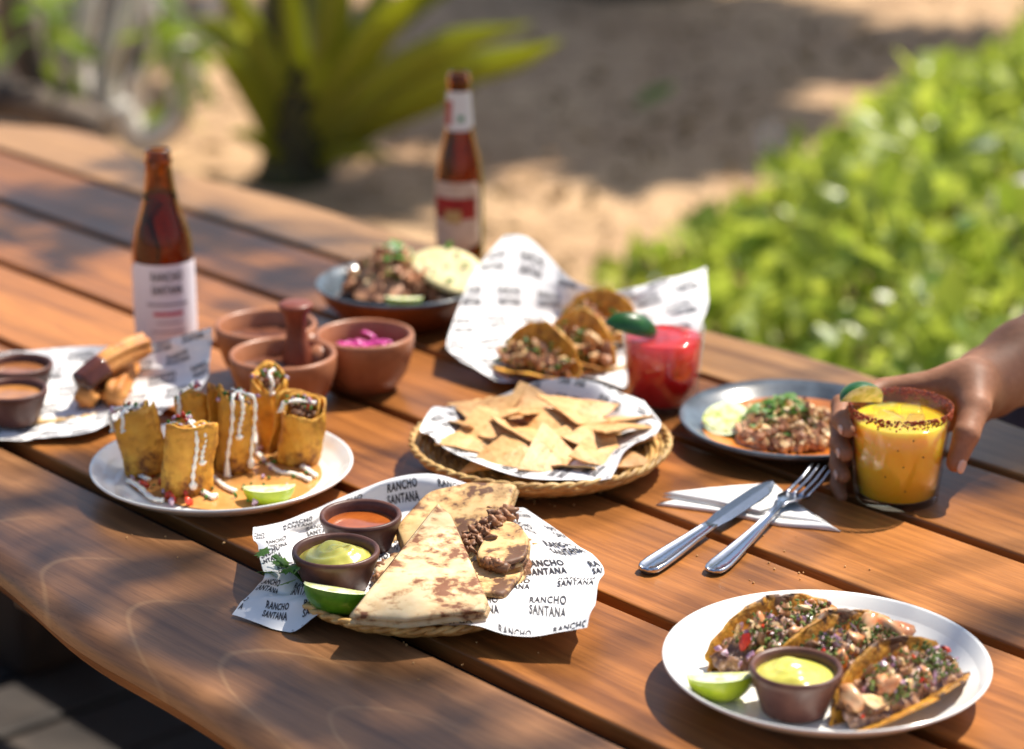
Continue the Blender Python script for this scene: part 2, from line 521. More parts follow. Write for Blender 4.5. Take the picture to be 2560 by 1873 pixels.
deck = bpy.data.objects.new('deck', None); link(deck); deck['kind'] = 'structure'
deck.location = st(S0 - .3, T0 - .1, 0); deck.rotation_euler = (0, 0, ANG + R(90))
bv, bf = box(2.3, .138, .035, .035, .006)
board_me = None
for k in range(27):
    y = (k - 13) * .146
    if board_me is None:
        o = mesh('board', bv, bf, M_DECK, deck, smooth=False); board_me = o.data
    else:
        o = bpy.data.objects.new('board', board_me); link(o, deck)
    o.location = (0, y, rng.uniform(-.002, .002))

# ------------------------------------------------------------------ the table
table = thing('plank_table', 'long varnished hardwood table of separate planks with wavy natural edges', 'table', st(S0, T0, 0), (0, 0, ANG))
SL, SR = -3.17, -.55
GAP = [1.140, 1.307, 1.4735, 1.630, 1.787]
GW = .0145
TH = .042
def near_edge(s):
    P = [(-3.2, 1.00), (-2.9, .965), (-2.6, .975), (-2.3, .958), (-2.0, .985), (-1.80, .985), (-1.66, .9715), (-1.56, .9487), (-1.47, .9504), (-1.386, .950), (-1.32, .944), (-1.29, .9394), (-1.0, .93), (-.8, .945), (-.5, .94)]
    return float(np.interp(s, [p[0] for p in P], [p[1] for p in P]))
def far_edge(s):
    P = [(-3.18, 1.86), (-3.13, 1.93), (-3.05, 1.958), (-2.95, 1.945), (-2.85, 1.909), (-2.7, 1.912), (-2.5, 1.932), (-2.2, 1.925), (-1.9, 1.905), (-1.75, 1.914), (-1.6, 1.93), (-1.45, 1.925), (-1.2, 1.90), (-.9, 1.92), (-.5, 1.91)]
    return float(np.interp(s, [p[0] for p in P], [p[1] for p in P]))
def smooth_edge(f, s):
    return sum(f(s + d) for d in (-.06, -.04, -.02, 0, .02, .04, .06)) / 7
def plank(name, lo, hi, m, r_lo=.004, r_hi=.004, label=None, n=2):
    """swept board; lo / hi are edge functions of s"""
    sc = np.concatenate([[SL], np.linspace(SL + .002, SR - .002, n), [SR]]); n = n + 2
    y0 = .5 * (lo(-1.9) + hi(-1.9))
    v, f = [], []
    ring = None
    for s in sc:
        a, b_ = lo(s), hi(s)
        sec = []
        def corner(cy, cz, r, a0, a1, q=6):
            for k in range(q + 1):
                t = a0 + (a1 - a0) * k / q
                sec.append((cy + r * math.cos(t), cz + r * math.sin(t)))
        rb = .006
        corner(b_ - r_hi, -r_hi, r_hi, 0, math.pi / 2)
        sec.append((b_ - r_hi - .002, 0)); sec.append((a + r_lo + .002, 0))
        corner(a + r_lo, -r_lo, r_lo, math.pi / 2, math.pi)
        corner(a + rb + (0.012 if r_lo > .01 else 0), -TH + rb, rb, math.pi, 1.5 * math.pi, 3)
        corner(b_ - rb - (0.012 if r_hi > .01 else 0), -TH + rb, rb, 1.5 * math.pi, 2 * math.pi, 3)
        ring = len(sec)
        v += [(s - S0, y - y0, z) for y, z in sec]
    for i in range(n - 1):
        for k in range(ring):
            l = (k + 1) % ring
            f.append((i * ring + k, (i + 1) * ring + k, (i + 1) * ring + l, i * ring + l))
    f.append(tuple(range(ring))); f.append(tuple(range((n - 1) * ring, n * ring))[::-1])
    o = mesh(name, v, f, m, table)
    fix_normals(o)
    o.location = (0, y0 - T0, ZT)
    for p in o.data.polygons:
        if len(p.vertices) > 8: p.use_smooth = False
    o.data.set_sharp_from_angle(angle=R(40))
    if label: o['label'] = label
    return o
plank('plank', lambda s: smooth_edge(near_edge, s), lambda s: GAP[0] - .011, M_WOODA, .020, .003, 'wavy live-edge plank with arching cathedral grain', 120)
for k in range(4):
    plank('plank', lambda s, k=k: GAP[k] + (.011 if k == 0 else GW / 2), lambda s, k=k: GAP[k + 1] - GW / 2, M_WOOD, .003, .003, None, 12)
plank('plank', lambda s: GAP[4] + GW / 2, lambda s: smooth_edge(far_edge, s), M_WOODP, .003, .016, 'paler live-edge plank along the far side', 120)
M_GAPSHADE = mat('gap shade black', lin(22, 18, 16), rough=.7)  # near-black strips added so the open plank gaps read as deep shade
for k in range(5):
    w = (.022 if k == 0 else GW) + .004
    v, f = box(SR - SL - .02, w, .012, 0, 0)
    o = mesh('gap_shade_strip', v, f, M_GAPSHADE, table, smooth=False); o.location = ((SL + SR) / 2 - S0, GAP[k] - T0, ZT - .0270)
for s in (-2.95, -1.75, -.8):
    v, f = box(.09, .80, .05, 0, .004)
    o = mesh('batten', v, f, M_LEG, table, smooth=False); o.location = (s - S0, 0, ZT - TH - .0505)
for s in (-2.80, -.80):
    for t in (1.13, 1.66):
        v, f = box(.12, .12, ZT - TH - .052 - .07, 0, .012)
        o = mesh('leg', v, f, M_LEG, table, smooth=False); o.location = (s - S0, t - T0, .071)

blocker = thing('blocker', 'wooden bench added unseen under the far side of the table to shade the deck', 'blocker', st(S0, T0, 0), (0, 0, ANG))  # unseen seat-shaped blocker, added so its shadow darkens the deck below
for k in range(2):
    v, f = box(2.3, .155, .04, 0, .005)
    o = mesh('seat_plank', v, f, M_WOOD, blocker, smooth=False); o.location = (-.1, 1.905 + .165 * k - T0, .41)
for s in (-1.0, .8):
    v, f = box(.08, .28, .345, 0, .006)
    o = mesh('leg', v, f, M_LEG, blocker, smooth=False); o.location = (s, 1.99 - T0, .068)

# ------------------------------------------------------------------ foliage helpers
def leaf_card(L, W, fold=.25, droop=.15, n=3):
    v, f = [], []
    for i in range(n + 1):
        t = i / n
        w = W * .5 * math.sin(math.pi * (t * .92 + .06)) ** .8
        z = -droop * L * t * t
        v += [(L * t, -w, z + fold * w), (L * t, 0, z), (L * t, w, z + fold * w)]
    for i in range(n):
        a = i * 3
        f += [(a, a + 3, a + 4, a + 1), (a + 1, a + 4, a + 5, a + 2)]
    return v, f
def leaf_cloud(pts, L, W, name, m, parent=None, up=.35, kind='stuff', n=2, jit=.35):
    P = np.array(pts); k = len(P)
    bvv, bff = leaf_card(1, W / L, n=n)
    bvv = np.array(bvv)
    r_ = np.random.RandomState(rng.randrange(1 << 30))
    yaw = r_.uniform(0, 6.283, k); pit = r_.normal(up, .55, k); roll = r_.normal(0, .7, k)
    sc = L * r_.uniform(1 - jit, 1 + jit, k)
    cy, sy, cp, sp, cr, sr = np.cos(yaw), np.sin(yaw), np.cos(pit), np.sin(pit), np.cos(roll), np.sin(roll)
    ex = np.stack([cy * cp, sy * cp, sp], 1)
    ey0 = np.stack([-sy, cy, 0 * cy], 1)
    ez0 = np.cross(ex, ey0)
    ey = ey0 * cr[:, None] + ez0 * sr[:, None]
    ez = np.cross(ex, ey)
    V = P[:, None] + sc[:, None, None] * (bvv[None, :, 0:1] * ex[:, None] + bvv[None, :, 1:2] * ey[:, None] + bvv[None, :, 2:3] * ez[:, None])
    nb = len(bvv)
    F = (np.array(bff)[None] + (np.arange(k) * nb)[:, None, None]).reshape(-1, 4)
    o = mesh(name, V.reshape(-1, 3), F, m, parent, smooth=True)
    if kind: o['kind'] = kind
    return o
M_LEAFB = leaf_mat('bright hedge leaf', lin(192, 200, 86), lin(88, 122, 42), .48, .34)
M_LEAFD = leaf_mat('dark tree leaf', lin(70, 104, 34), lin(46, 80, 26), .3)
M_STRAP = leaf_mat('yellow green strap leaf', lin(214, 208, 84), lin(112, 126, 34), .6, .35)
M_BARK = mat('grey brown bark', lin(84, 70, 58), lin(52, 42, 34), 9, .85, bump=.6, bscale=30, bdist=.02)
M_PALE = mat('pale bleached stem', lin(232, 226, 216), lin(196, 186, 174), 12, .7)
M_GREYST = mat('grey stem', lin(110, 96, 84), lin(70, 58, 50), 12, .8)

# strap-leaved plant behind the table
pl = ground(735, 440)
plant = thing('strap_leaf_plant', 'large yellow-green strap-leaved plant growing from the sand behind the table', 'plant', pl)
def strap(px_pts, Y0, Y1, w, name='leaf', m=None):
    n = len(px_pts)
    P = [at_depth(p[0], p[1], Y0 + (Y1 - Y0) * i / (n - 1)) - pl for i, p in enumerate(px_pts)]
    P = spline(P, 18)
    v, f = [], []
    for i, p in enumerate(P):
        d = (P[min(i + 1, 18)] - P[max(i - 1, 0)]).normalized()
        side = d.cross(Vector((0.25, -1, .2))).normalized()
        nn = side.cross(d)
        t = i / 18
        ww = w * .5 * (.45 + .55 * math.sin(math.pi * min(1, t * 1.0 + .12)) ** .7) * (1 if t < .75 else max(.05, (1 - t) / .25) ** .7)
        v += [p - side * ww + nn * ww * .35, p, p + side * ww + nn * ww * .35]
    for i in range(18):
        a = i * 3
        f += [(a, a + 3, a + 4, a + 1), (a + 1, a + 4, a + 5, a + 2)]
    o = mesh(name, v, f, m or M_STRAP, plant)
    md = o.modifiers.new('thickness', 'SOLIDIFY'); md.thickness = .004
    return o
Yp = pl.y
for pts, dy, w in [
    ([(735, 420), (745, 250), (730, 60), (700, -160)], -.1, .10),
    ([(745, 420), (800, 230), (840, 20), (850, -200)], -.15, .12),
    ([(760, 410), (850, 230), (960, 60), (1080, -60)], -.3, .12),
    ([(765, 410), (900, 250), (1100, 120), (1330, 60)], -.35, .12),
    ([(770, 420), (930, 300), (1120, 190), (1300, 140), (1405, 100)], -.45, .11),
    ([(765, 425), (900, 330), (1020, 280), (1180, 240)], -.2, .08),
    ([(770, 400), (870, 180), (1010, 20), (1200, -60)], .1, .12),
    ([(725, 420), (690, 230), (620, 60), (520, -60)], -.2, .10),
    ([(720, 420), (640, 260), (580, 170), (520, 130)], -.3, .08),
    ([(725, 420), (660, 280), (600, 60), (610, -120)], .2, .10),
    ([(740, 420), (760, 200), (790, 0), (800, -160)], .2, .13),
    ([(735, 420), (700, 180), (690, -20), (660, -180)], .3, .12),
    ([(765, 430), (830, 390), (920, 380), (990, 400)], -.3, .05),
    ([(760, 415), (880, 280), (1040, 200), (1200, 190)], .2, .11),
    ([(755, 415), (830, 200), (920, 60), (980, -90)], .3, .11),
    ([(730, 420), (650, 200), (560, 90), (470, 40)], .1, .10),
    ([(730, 440), (680, 380), (620, 340), (570, 330)], -.3, .05)]:
    strap(pts, Yp, Yp + dy, w * .80)
v, f = tube(spline([(0, 0, -.03), (.02, 0, .18), (-.01, .02, .38), (.02, 0, .62)], 10), [.12, .10, .09, .08, .08, .075, .07, .065, .06, .055, .05], 14)
mesh('stem', v, f, mat('dark leaf sheath', lin(66, 64, 24), lin(44, 40, 18), 14, .7), plant)
for p, q in [((1370, 90), (1395, 215)), ((1275, 60), (1405, 100))]:
    pass

# bleached stems and roots at the left
sh0 = ground(300, 330)
shrub = thing('gnarled_shrub', 'bare shrub with bleached grey twisted stems behind the end of the table', 'shrub', sh0)
for pts, Y, r0, r1, m in [
    ([(290, 262), (330, 330), (365, 352), (430, 318), (458, 250), (470, 110)], 6.5, .05, .03, M_PALE),
    ([(270, 290), (262, 200), (300, 60), (330, -80)], 6.6, .045, .03, M_PALE),
    ([(250, 300), (190, 180), (215, 40), (230, -90)], 6.7, .04, .03, M_PALE),
    ([(360, 340), (340, 220), (390, 120), (360, -40)], 6.9, .035, .025, M_PALE),
    ([(210, 330), (130, 220), (60, 120), (20, -40)], 6.6, .07, .05, M_GREYST),
    ([(240, 330), (160, 290), (70, 260), (-60, 250)], 6.4, .06, .05, M_GREYST),
    ([(320, 350), (330, 240), (300, 140), (240, 40), (220, -90)], 7.1, .08, .06, M_GREYST),
    ([(400, 350), (480, 230), (500, 100), (560, -60)], 7.3, .03, .02, M_PALE),
    ([(120, 320), (100, 200), (120, 60), (100, -60)], 7.0, .05, .04, M_PALE)]:
    P = spline([at_depth(a, b, Y) - sh0 for a, b in pts], 16)
    v, f = tube(P, list(np.linspace(r0, r1, 17)), 9)
    mesh('stem', v, f, m, shrub)
pts = []
for cx, cy, Y, n in [(110, 40, 6.4, 20), (165, 110, 6.4, 10), (430, 130, 6.5, 16), (436, 60, 6.5, 12), (455, 235, 6.5, 10), (30, 60, 6.6, 10)]:
    for _ in range(n):
        pts.append(at_depth(cx + rng.gauss(0, 28), cy + rng.gauss(0, 45), Y + rng.gauss(0, .1)) - sh0)
leaf_cloud(pts, .10, .045, 'foliage', leaf_mat('shrub leaf', lin(120, 152, 40), lin(84, 110, 30), .4), shrub, up=-.6)

# low leafy hedge on the right
def hedge_in(x, y):
    edge = np.interp(y, [3.1, 4.2, 5.0, 6.0, 7.0, 8.2, 9.5, 11], [.12, .18, .28, .70, 1.24, 1.85, 2.5, 3.2])
    return x > edge + .10 * math.sin(y * 7) + .05 * math.sin(y * 17)
pts = []
while len(pts) < 12500:
    y = rng.uniform(3.15, 10.0); x = rng.uniform(.1, 4.2)
    if not hedge_in(x, y) or (x > .30 * y + .5): continue
    e = np.interp(y, [3.1, 4.2, 5.0, 6.0, 7.0, 8.2, 9.5, 11], [.12, .18, .28, .70, 1.24, 1.85, 2.5, 3.2])
    top = min(.10 + .5 * (x - e), .36) * (1 + .35 * math.sin(x * 9 + y * 4) * math.sin(y * 6 - x * 3))
    pts.append((x, y, rng.uniform(.1, 1) ** .6 * max(top, .06)))
hedge = thing('leafy_hedge', 'low sunlit mass of bright green leafy bushes beside the sand', 'hedge', (1.2, 5.0, 0))
H0 = Vector((1.2, 5.0, 0))
leaf_cloud([Vector(p) - H0 for p in pts], .070, .042, 'foliage', M_LEAFB, hedge, up=.5, jit=.55)
mb = MB()
for k in range(0, 840):
    p = Vector(pts[k * 9]) - H0
    b0 = Vector((p.x + rng.uniform(-.05, .05), p.y + rng.uniform(-.05, .05), -.02))
    mb.add(*tube([b0, (b0 + p) / 2 + Vector((rng.uniform(-.03, .03), 0, 0)), p], [.006, .005, .003], 5, False))
mb.build('stem', mat('green stem', lin(80, 96, 40), lin(60, 70, 34), 20, .7), hedge, kind='stuff')

M_PETAL = mat('pale pink petal', lin(244, 226, 214), lin(236, 208, 196), 20, .6, sss=.2)
def blossom(px, py, Y, r, label):
    c = at_depth(px, py, Y)
    t = thing('blossom', label, 'flower', (c.x, c.y, c.z), (R(65), 0, rng.uniform(-.4, .4)))
    for k in range(5):
        v, f = leaf_card(r, r * .85, .35, -.25, 4)
        o = mesh('petal', v, f, M_PETAL, t); o.rotation_euler = (0, 0, k * R(72)); 
        o.modifiers.new('thickness', 'SOLIDIFY').thickness = .002
    v, f = blob(r * .18, .1)
    mesh('centre', v, f, mat('yellow flower centre', lin(220, 180, 60), rough=.6), t)
    v, f = tube([(0, 0, 0), (0, -.03, -.05), (0, -.16, -.06), (0, -.32, -.05)], .004, 6)
    mesh('stalk', v, f, M_HERB, t)
blossom(2190, 825, 4.4, .045, 'largest pale pink blossom in the hedge above the hand')
blossom(2420, 770, 4.6, .032, 'small pale pink blossom in the hedge beside the dark sleeve')
blossom(2060, 850, 4.2, .026, 'small pale blossom low in the hedge close to the table edge')
blossom(1925, 350, 6.4, .05, 'white blossom at the top edge of the hedge by the sand')
# pale stone in the hedge
v, f = blob((.17, .10, .11), .14, ICO3, 3)
c = at_depth(2500, 650, 4.9)
o = mesh('garden_stone', v, f, mat('pale grey stone', lin(196, 190, 186), lin(160, 152, 150), 14, .8), loc=(c.x, c.y, c.z))
tag(o, 'pale grey stone lying among the hedge leaves', 'stone')
o.location.z = .10; o.scale = (1, 1, 2.2)

# litter on the sand: fallen leaves
for px, py, sz, m, lab in [(1635, 295, .14, M_LEAFB, 'single yellow-green fallen leaf on the shaded sand')]:
    v, f = leaf_card(sz, sz * .6, .3, -.15, 5)
    c = ground(px, py)
    o = mesh('fallen_leaf', v, f, m, loc=(c.x - .05, c.y, gz(c.x, c.y) + .03), rot=(.1, -.25, .5))
    o.modifiers.new('thickness', 'SOLIDIFY').thickness = .001
    tag(o, lab, 'leaf')
pts = []
for _ in range(1500):
    y = rng.uniform(4.6, 11); x = rng.uniform(-.28 * y - .2, .28 * y)
    pts.append((x, y, gz(x, y) + rng.uniform(.004, .02)))
o = leaf_cloud(pts, .05, .026, 'leaf_litter', leaf_mat('dry leaf litter', lin(150, 116, 76), lin(96, 70, 44), .1, .8), None, up=0)
tag(o, 'dry brown leaf litter scattered over the sand', 'leaves', kind='stuff')

# ------------------------------------------------------------------ trees that shade the place
def branchy(tree, root, base, tips, r0, m=None):
    """a trunk with limbs that reach every leaf cluster"""
    mb = MB()
    mb.add(*tube(spline([base, (Vector(base) * .5 + Vector(root) * .5) + Vector((.06, .05, 0)), root], 10), list(np.linspace(r0, r0 * .62, 11)), 14))
    mb.build('trunk', m or M_BARK, tree)
    for tp in tips:
        a = Vector(root); c = Vector(tp)
        mid = a * .5 + c * .5 + Vector((rng.uniform(-.2, .2), rng.uniform(-.2, .2), rng.uniform(.05, .35)))
        mb2 = MB().add(*tube(spline([a, mid, c], 10), list(np.linspace(.014, .004, 11)), 7))
        mb2.build('branch', m or M_BARK, tree)
def crown(tree, clusters, L, W, m):
    pts = []
    for c, r, n in clusters:
        for _ in range(n):
            d = Vector((rng.gauss(0, 1), rng.gauss(0, 1), rng.gauss(0, .5)))
            d = d.normalized() * r * rng.uniform(.1, 1) ** .6
            pts.append(Vector(c) + d)
    leaf_cloud(pts, L, W, 'crown', m, tree, up=-.1)
def above(p, L):
    return Vector(p) + SUNV * L

# tree beside the table, its boughs over the planks
tb = Vector((3.9, 4.6, 0))
tree = thing('shade_tree', 'leafy tree whose boughs hang over the table', 'tree', tb)
TG = []   # (table point, reach towards the sun, cluster radius, leaves)
for px, py, L, r, n in SHADE:
    TG.append((above(tabletop(px, py), L) - tb, r, n))
branchy(tree, Vector((-.3, -.3, 3.6)), Vector((0, 0, -.1)), [c for c, r, n in TG], .17)
crown(tree, TG, .11, .05, M_LEAFD)
# trunk at the back with a wide crown
tb2 = Vector((.42, 9.35, 0))
tree2 = thing('broad_tree', 'broad dark trunk standing in its own shade on the sand', 'tree', tb2)
TG2 = []
for px, py, r, n, L in BACKSHADE:
    TG2.append((above(ground(px, py), L) - tb2, r, int(n * 2.5)))
branchy(tree2, Vector((.5, .4, 3.4)), Vector((0, 0, -.1)), [c for c, r, n in TG2], .34)
crown(tree2, TG2, .22, .12, M_LEAFD)

# ================================================================== lettering
def word_mesh(word):
    cu = bpy.data.curves.new('word', 'FONT')
    cu.body = word; cu.size = 1.0; cu.offset = .030; cu.resolution_u = 3
    cu.space_character = 1.12
    ob = bpy.data.objects.new('word', cu); COL.objects.link(ob)
    dg = bpy.context.evaluated_depsgraph_get(); dg.update()
    me = bpy.data.meshes.new_from_object(ob.evaluated_get(dg))
    bm = bmesh.new(); bm.from_mesh(me)
    bmesh.ops.triangulate(bm, faces=bm.faces)
    xs = [q.co.x for q in bm.verts]; ys = [q.co.y for q in bm.verts]
    w, h, x0, y0 = max(xs) - min(xs), max(ys) - min(ys), min(xs), min(ys)
    for q in bm.verts: q.co = Vector(((q.co.x - x0) / w - .5, (q.co.y - y0) / h, 0))
    for _ in range(2):
        e = [q for q in bm.edges if abs(q.verts[0].co.x - q.verts[1].co.x) > .05 or abs(q.verts[0].co.y - q.verts[1].co.y) > .34]
        if e: bmesh.ops.subdivide_edges(bm, edges=e, cuts=1)
        bmesh.ops.triangulate(bm, faces=bm.faces)
    bm.verts.index_update()
    V = np.array([q.co[:2] for q in bm.verts]); Fc = [tuple(q.index for q in fc.verts) for fc in bm.faces]
    bm.free()
    COL.objects.unlink(ob); bpy.data.objects.remove(ob); bpy.data.curves.remove(cu); bpy.data.meshes.remove(me)
    return V, Fc
W_R, W_S = word_mesh('RANCHO'), word_mesh('SANTANA')
def logo(w=.029, h=.014, gap=.004):
    """two stacked words, centred, metres"""
    V = np.vstack([W_R[0] * [w, h] + [0, gap / 2], W_S[0] * [w, h] + [0, -h - gap / 2]])
    n = len(W_R[0])
    return V, list(W_R[1]) + [tuple(i + n for i in f) for f in W_S[1]]

# ================================================================== paper liners
class Sheet:
    def __init__(self, ctrl, size, n=64, crinkle=.0022, seed=1, creases=16):
        uv = [c[0:2] for c in ctrl]
        self.n = n; self.size = size
        tps = TPS(uv, [tuple(tabletop(c[2], c[3], c[4])) for c in ctrl])
        g = np.linspace(0, 1, n + 1)
        U, V = np.meshgrid(g, g, indexing='ij')
        q = np.stack([U.ravel(), V.ravel()], 1)
        P = tps(q).reshape(n + 1, n + 1, 3)
        r_ = np.random.RandomState(seed)
        disp = np.zeros((n + 1, n + 1))
        for _ in range(creases):
            a = r_.uniform(0, 6.28); c0 = r_.uniform(0, 1, 2)
            s = (U - c0[0]) * math.cos(a) + (V - c0[1]) * math.sin(a)
            t = -(U - c0[0]) * math.sin(a) + (V - c0[1]) * math.cos(a)
            wd = r_.uniform(.03, .12)
            disp += r_.uniform(-1, 1) * crinkle * np.maximum(0, 1 - np.abs(s) / wd) * np.exp(-(t / r_.uniform(.12, .4)) ** 2)
        self.P = P
        N = self.normals()
        self.P = P + N * disp[..., None]
        self.P[..., 2] = np.maximum(self.P[..., 2], ZT + .0012)
        self.N = self.normals()
    def normals(self):
        du = np.gradient(self.P, axis=0); dv = np.gradient(self.P, axis=1)
        N = np.cross(du, dv); return N / np.maximum(np.linalg.norm(N, axis=2, keepdims=True), 1e-9)
    def at(self, uv):
        x = np.clip(np.asarray(uv), 0, .99999) * self.n
        i = x.astype(int); t = x - i
        def bl(A):
            a = A[i[:, 0], i[:, 1]]; b = A[i[:, 0] + 1, i[:, 1]]; c = A[i[:, 0], i[:, 1] + 1]; d = A[i[:, 0] + 1, i[:, 1] + 1]
            tx, ty = t[:, :1], t[:, 1:]
            return a * (1 - tx) * (1 - ty) + b * tx * (1 - ty) + c * (1 - tx) * ty + d * tx * ty
        return bl(self.P), bl(self.N)
    def build(self, label, step=(.05, .052), rot=0, wh=(.029, .014), seed=0, group=None, inkmat=None):
        n = self.n
        base = self.P.reshape(-1, 3).mean(0); base[2] = ZT
        F = [(i * (n + 1) + j, (i + 1) * (n + 1) + j, (i + 1) * (n + 1) + j + 1, i * (n + 1) + j + 1) for i in range(n) for j in range(n)]
        root = thing('paper_liner', label, 'paper', tuple(base), group=group)
        o = mesh('sheet', self.P.reshape(-1, 3) - base, F, M_PAPER, root)
        LV, LF = logo(*wh)
        mb = MB(); r_ = random.Random(seed)
        ca, sa = math.cos(rot), math.sin(rot)
        cx = cy = self.size / 2
        ext = self.size
        row = 0; y = -ext
        while y < ext:
            x = -ext + (step[0] / 2 if row % 2 else 0)
            while x < ext:
                V = LV + [x + r_.uniform(-.003, .003), y + r_.uniform(-.002, .002)]
                V = np.stack([V[:, 0] * ca - V[:, 1] * sa, V[:, 0] * sa + V[:, 1] * ca], 1) + [cx, cy]
                uv = V / self.size
                if (uv.max(0) > -.02).all() and (uv.min(0) < 1.02).all():
                    ok = ((uv > .004) & (uv < .996)).all(1)
                    if ok.any():
                        Pp, Nn = self.at(uv)
                        fs = [f for f in LF if ok[f[0]] and ok[f[1]] and ok[f[2]]]
                        for sgn in (1, -1):
                            mb.add(Pp + Nn * (.0005 * sgn) - base, fs if sgn > 0 else [f[::-1] for f in fs])
                x += step[0]
            y += step[1]; row += 1
        mb.build('lettering', inkmat or M_INK, root, smooth=False)
        return root

FRONT = Sheet([
    (0, 0, 580, 1537, .003), (.11, 0, 655, 1560, .003), (.22, 0, 739, 1577, .003), (.29, .0, 800, 1533, .016), (.5, 0, 972, 1537, .018), (.72, 0, 1200, 1570, .02), (.86, 0, 1330, 1588, .02), (1, 0, 1468, 1570, .026),
    (1, .25, 1494, 1470, .034), (1, .48, 1508, 1418, .030), (1, .8, 1400, 1330, .022), (1, 1, 1310, 1265, .020),
    (.75, 1, 1224, 1220, .034), (.5, 1, 1030, 1197, .038), (.3, 1, 860, 1240, .032), (.15, 1, 737, 1296, .026), (0, 1, 634, 1312, .030),
    (0, .75, 637, 1372, .034), (0, .5, 655, 1420, .032), (.02, .3, 668, 1450, .026), (.05, .16, 650, 1495, .012),
    (.2, .2, 745, 1490, .020), (.3, .5, 850, 1400, .011), (.6, .5, 1090, 1400, .011), (.45, .28, 960, 1470, .012), (.5, .75, 1030, 1300, .014), (.3, .15, 830, 1500, .016), (.78, .42, 1270, 1425, .013), (.8, .7, 1270, 1340, .013), (.7, .2, 1180, 1490, .016), (.2, .75, 760, 1330, .014)], .33, crinkle=.0062, seed=4, creases=60)
CHURRO = Sheet([
    (0, 0, -190, 1090, .012), (.2, 0, -60, 1102, .008), (.5, 0, 120, 1092, .008), (.75, 0, 240, 1075, .012), (.88, 0, 305, 1035, .018), (1, 0, 400, 1030, .016),
    (1, .3, 470, 1000, .024), (1, .55, 518, 935, .045), (1, .8, 528, 870, .066), (1, 1, 530, 818, .086),
    (.8, 1, 420, 846, .060), (.6, 1, 320, 864, .042), (.4, 1, 190, 866, .034), (.2, 1, 60, 880, .026), (0, 1, -150, 880, .02),
    (.4, .3, 90, 1035, .010), (.6, .4, 220, 1005, .010), (.4, .6, 120, 960, .010), (.7, .6, 320, 960, .014), (0, .5, -200, 980, .012), (.85, .3, 360, 1020, .014)], .30, crinkle=.004, seed=9, creases=40)
CHIPS = Sheet([
    (0, .0, 1075, 1090, .040), (.0, .3, 1050, 1075, .040), (0, .6, 1080, 1020, .040), (.05, 1, 1150, 1015, .034),
    (.25, 0, 1130, 1130, .030), (.5, 0, 1290, 1190, .030), (.75, 0, 1420, 1200, .028), (.95, 0, 1505, 1198, .030),
    (1, .2, 1560, 1130, .034), (1, .5, 1625, 1090, .036), (1, .8, 1650, 1050, .036), (1, 1, 1610, 1000, .036),
    (.3, 1, 1260, 985, .036), (.5, 1, 1350, 952, .046), (.62, 1, 1430, 945, .050), (.75, 1, 1500, 960, .048), (.88, 1, 1560, 985, .040),
    (.5, .5, 1350, 1095, .010), (.3, .5, 1230, 1090, .012), (.7, .5, 1470, 1090, .012), (.5, .25, 1340, 1140, .012), (.5, .75, 1370, 1040, .014)], .30, crinkle=.003, seed=12, creases=30)
BACK = Sheet([
    (0, 0, 1150, 905, .020), (0, .25, 1118, 865, .030), (.0, .5, 1135, 800, .042), (0, .75, 1180, 690, .075), (0, 1, 1262, 588, .105), (.12, 1, 1320, 596, .100),
    (.2, 1, 1370, 640, .082), (.35, 1, 1430, 700, .062), (.5, 1, 1510, 728, .052), (.65, 1, 1590, 718, .052), (.85, 1, 1690, 696, .058), (1, 1, 1766, 672, .062),
    (1, .75, 1770, 745, .050), (1, .5, 1755, 815, .035), (1, .2, 1690, 890, .018), (1, 0, 1560, 970, .004), (.8, 0, 1500, 950, .006),
    (.6, 0, 1420, 942, .010), (.4, 0, 1330, 948, .012), (.2, 0, 1245, 955, .012),
    (.3, .3, 1300, 885, .012), (.5, .4, 1400, 870, .011), (.7, .5, 1520, 840, .012), (.25, .6, 1290, 800, .030), (.5, .7, 1450, 790, .022), (.15, .45, 1220, 830, .030)], .31, crinkle=.005, seed=21, creases=44)

FRONT.build('creased printed paper under the folded quesadillas with one corner drooping on the table', rot=R(3), seed=2)
CHURRO.build('printed paper under the churros with one corner raised high beside the bottle', rot=R(10), seed=3)
CHIPS.build('printed paper lining the round basket of tortilla chips', rot=R(70), seed=4)
BACK.build('crumpled printed paper standing up tall behind three small tacos', rot=R(25), seed=5)

# ================================================================== rattan baskets
def basket(label, c, r, h, floor=.5):
    t = thing('rattan_basket', label, 'basket', (c.x, c.y, ZT))
    rows = 12
    prof_pts = []
    for k in range(rows + 1):
        u = k / rows
        rr = r * (floor + (1 - floor) * u); zz = .0035 + (h - .007) * u ** 2.4
        prof_pts.append((rr, zz))
    # each woven round is a real coil
    mb = MB()
    for k, (rr, zz) in enumerate(prof_pts[:-1]):
        P = [(rr * math.cos(a), rr * math.sin(a), zz + .0010 * math.sin(a * 18 + math.pi * k)) for a in np.linspace(0, 2 * math.pi, 109)]
        mb.add(*tube(P, .0034, 6, False))
    for k in range(6):
        rr = r * floor * (k + .5) / 6
        P = [(rr * math.cos(a), rr * math.sin(a), .0035) for a in np.linspace(0, 2 * math.pi, 49)]
        mb.add(*tube(P, .0035, 6, False))
    mb.build('woven_body', M_RATTAN, t)
    mb = MB()
    for s in range(2):
        P = [((r + .0016 * math.cos(a * 26 + s * math.pi)) * math.cos(a), (r + .0016 * math.cos(a * 26 + s * math.pi)) * math.sin(a), h - .002 + .0016 * math.sin(a * 26 + s * math.pi)) for a in np.linspace(0, 2 * math.pi, 241)]
        mb.add(*tube(P, .0024, 6, False))
    mb.build('rim', M_RATTAN, t)
    return t
basket('shallow round rattan basket under the quesadillas and printed paper', tabletop(1060, 1445, .012), .112, .017)
basket('round rattan basket filled with tortilla chips', tabletop(1351, 1100, .026), .1215, .028)
basket('small rattan basket under the crumpled standing paper of tacos', tabletop(1420, 872, .006), .095, .012)
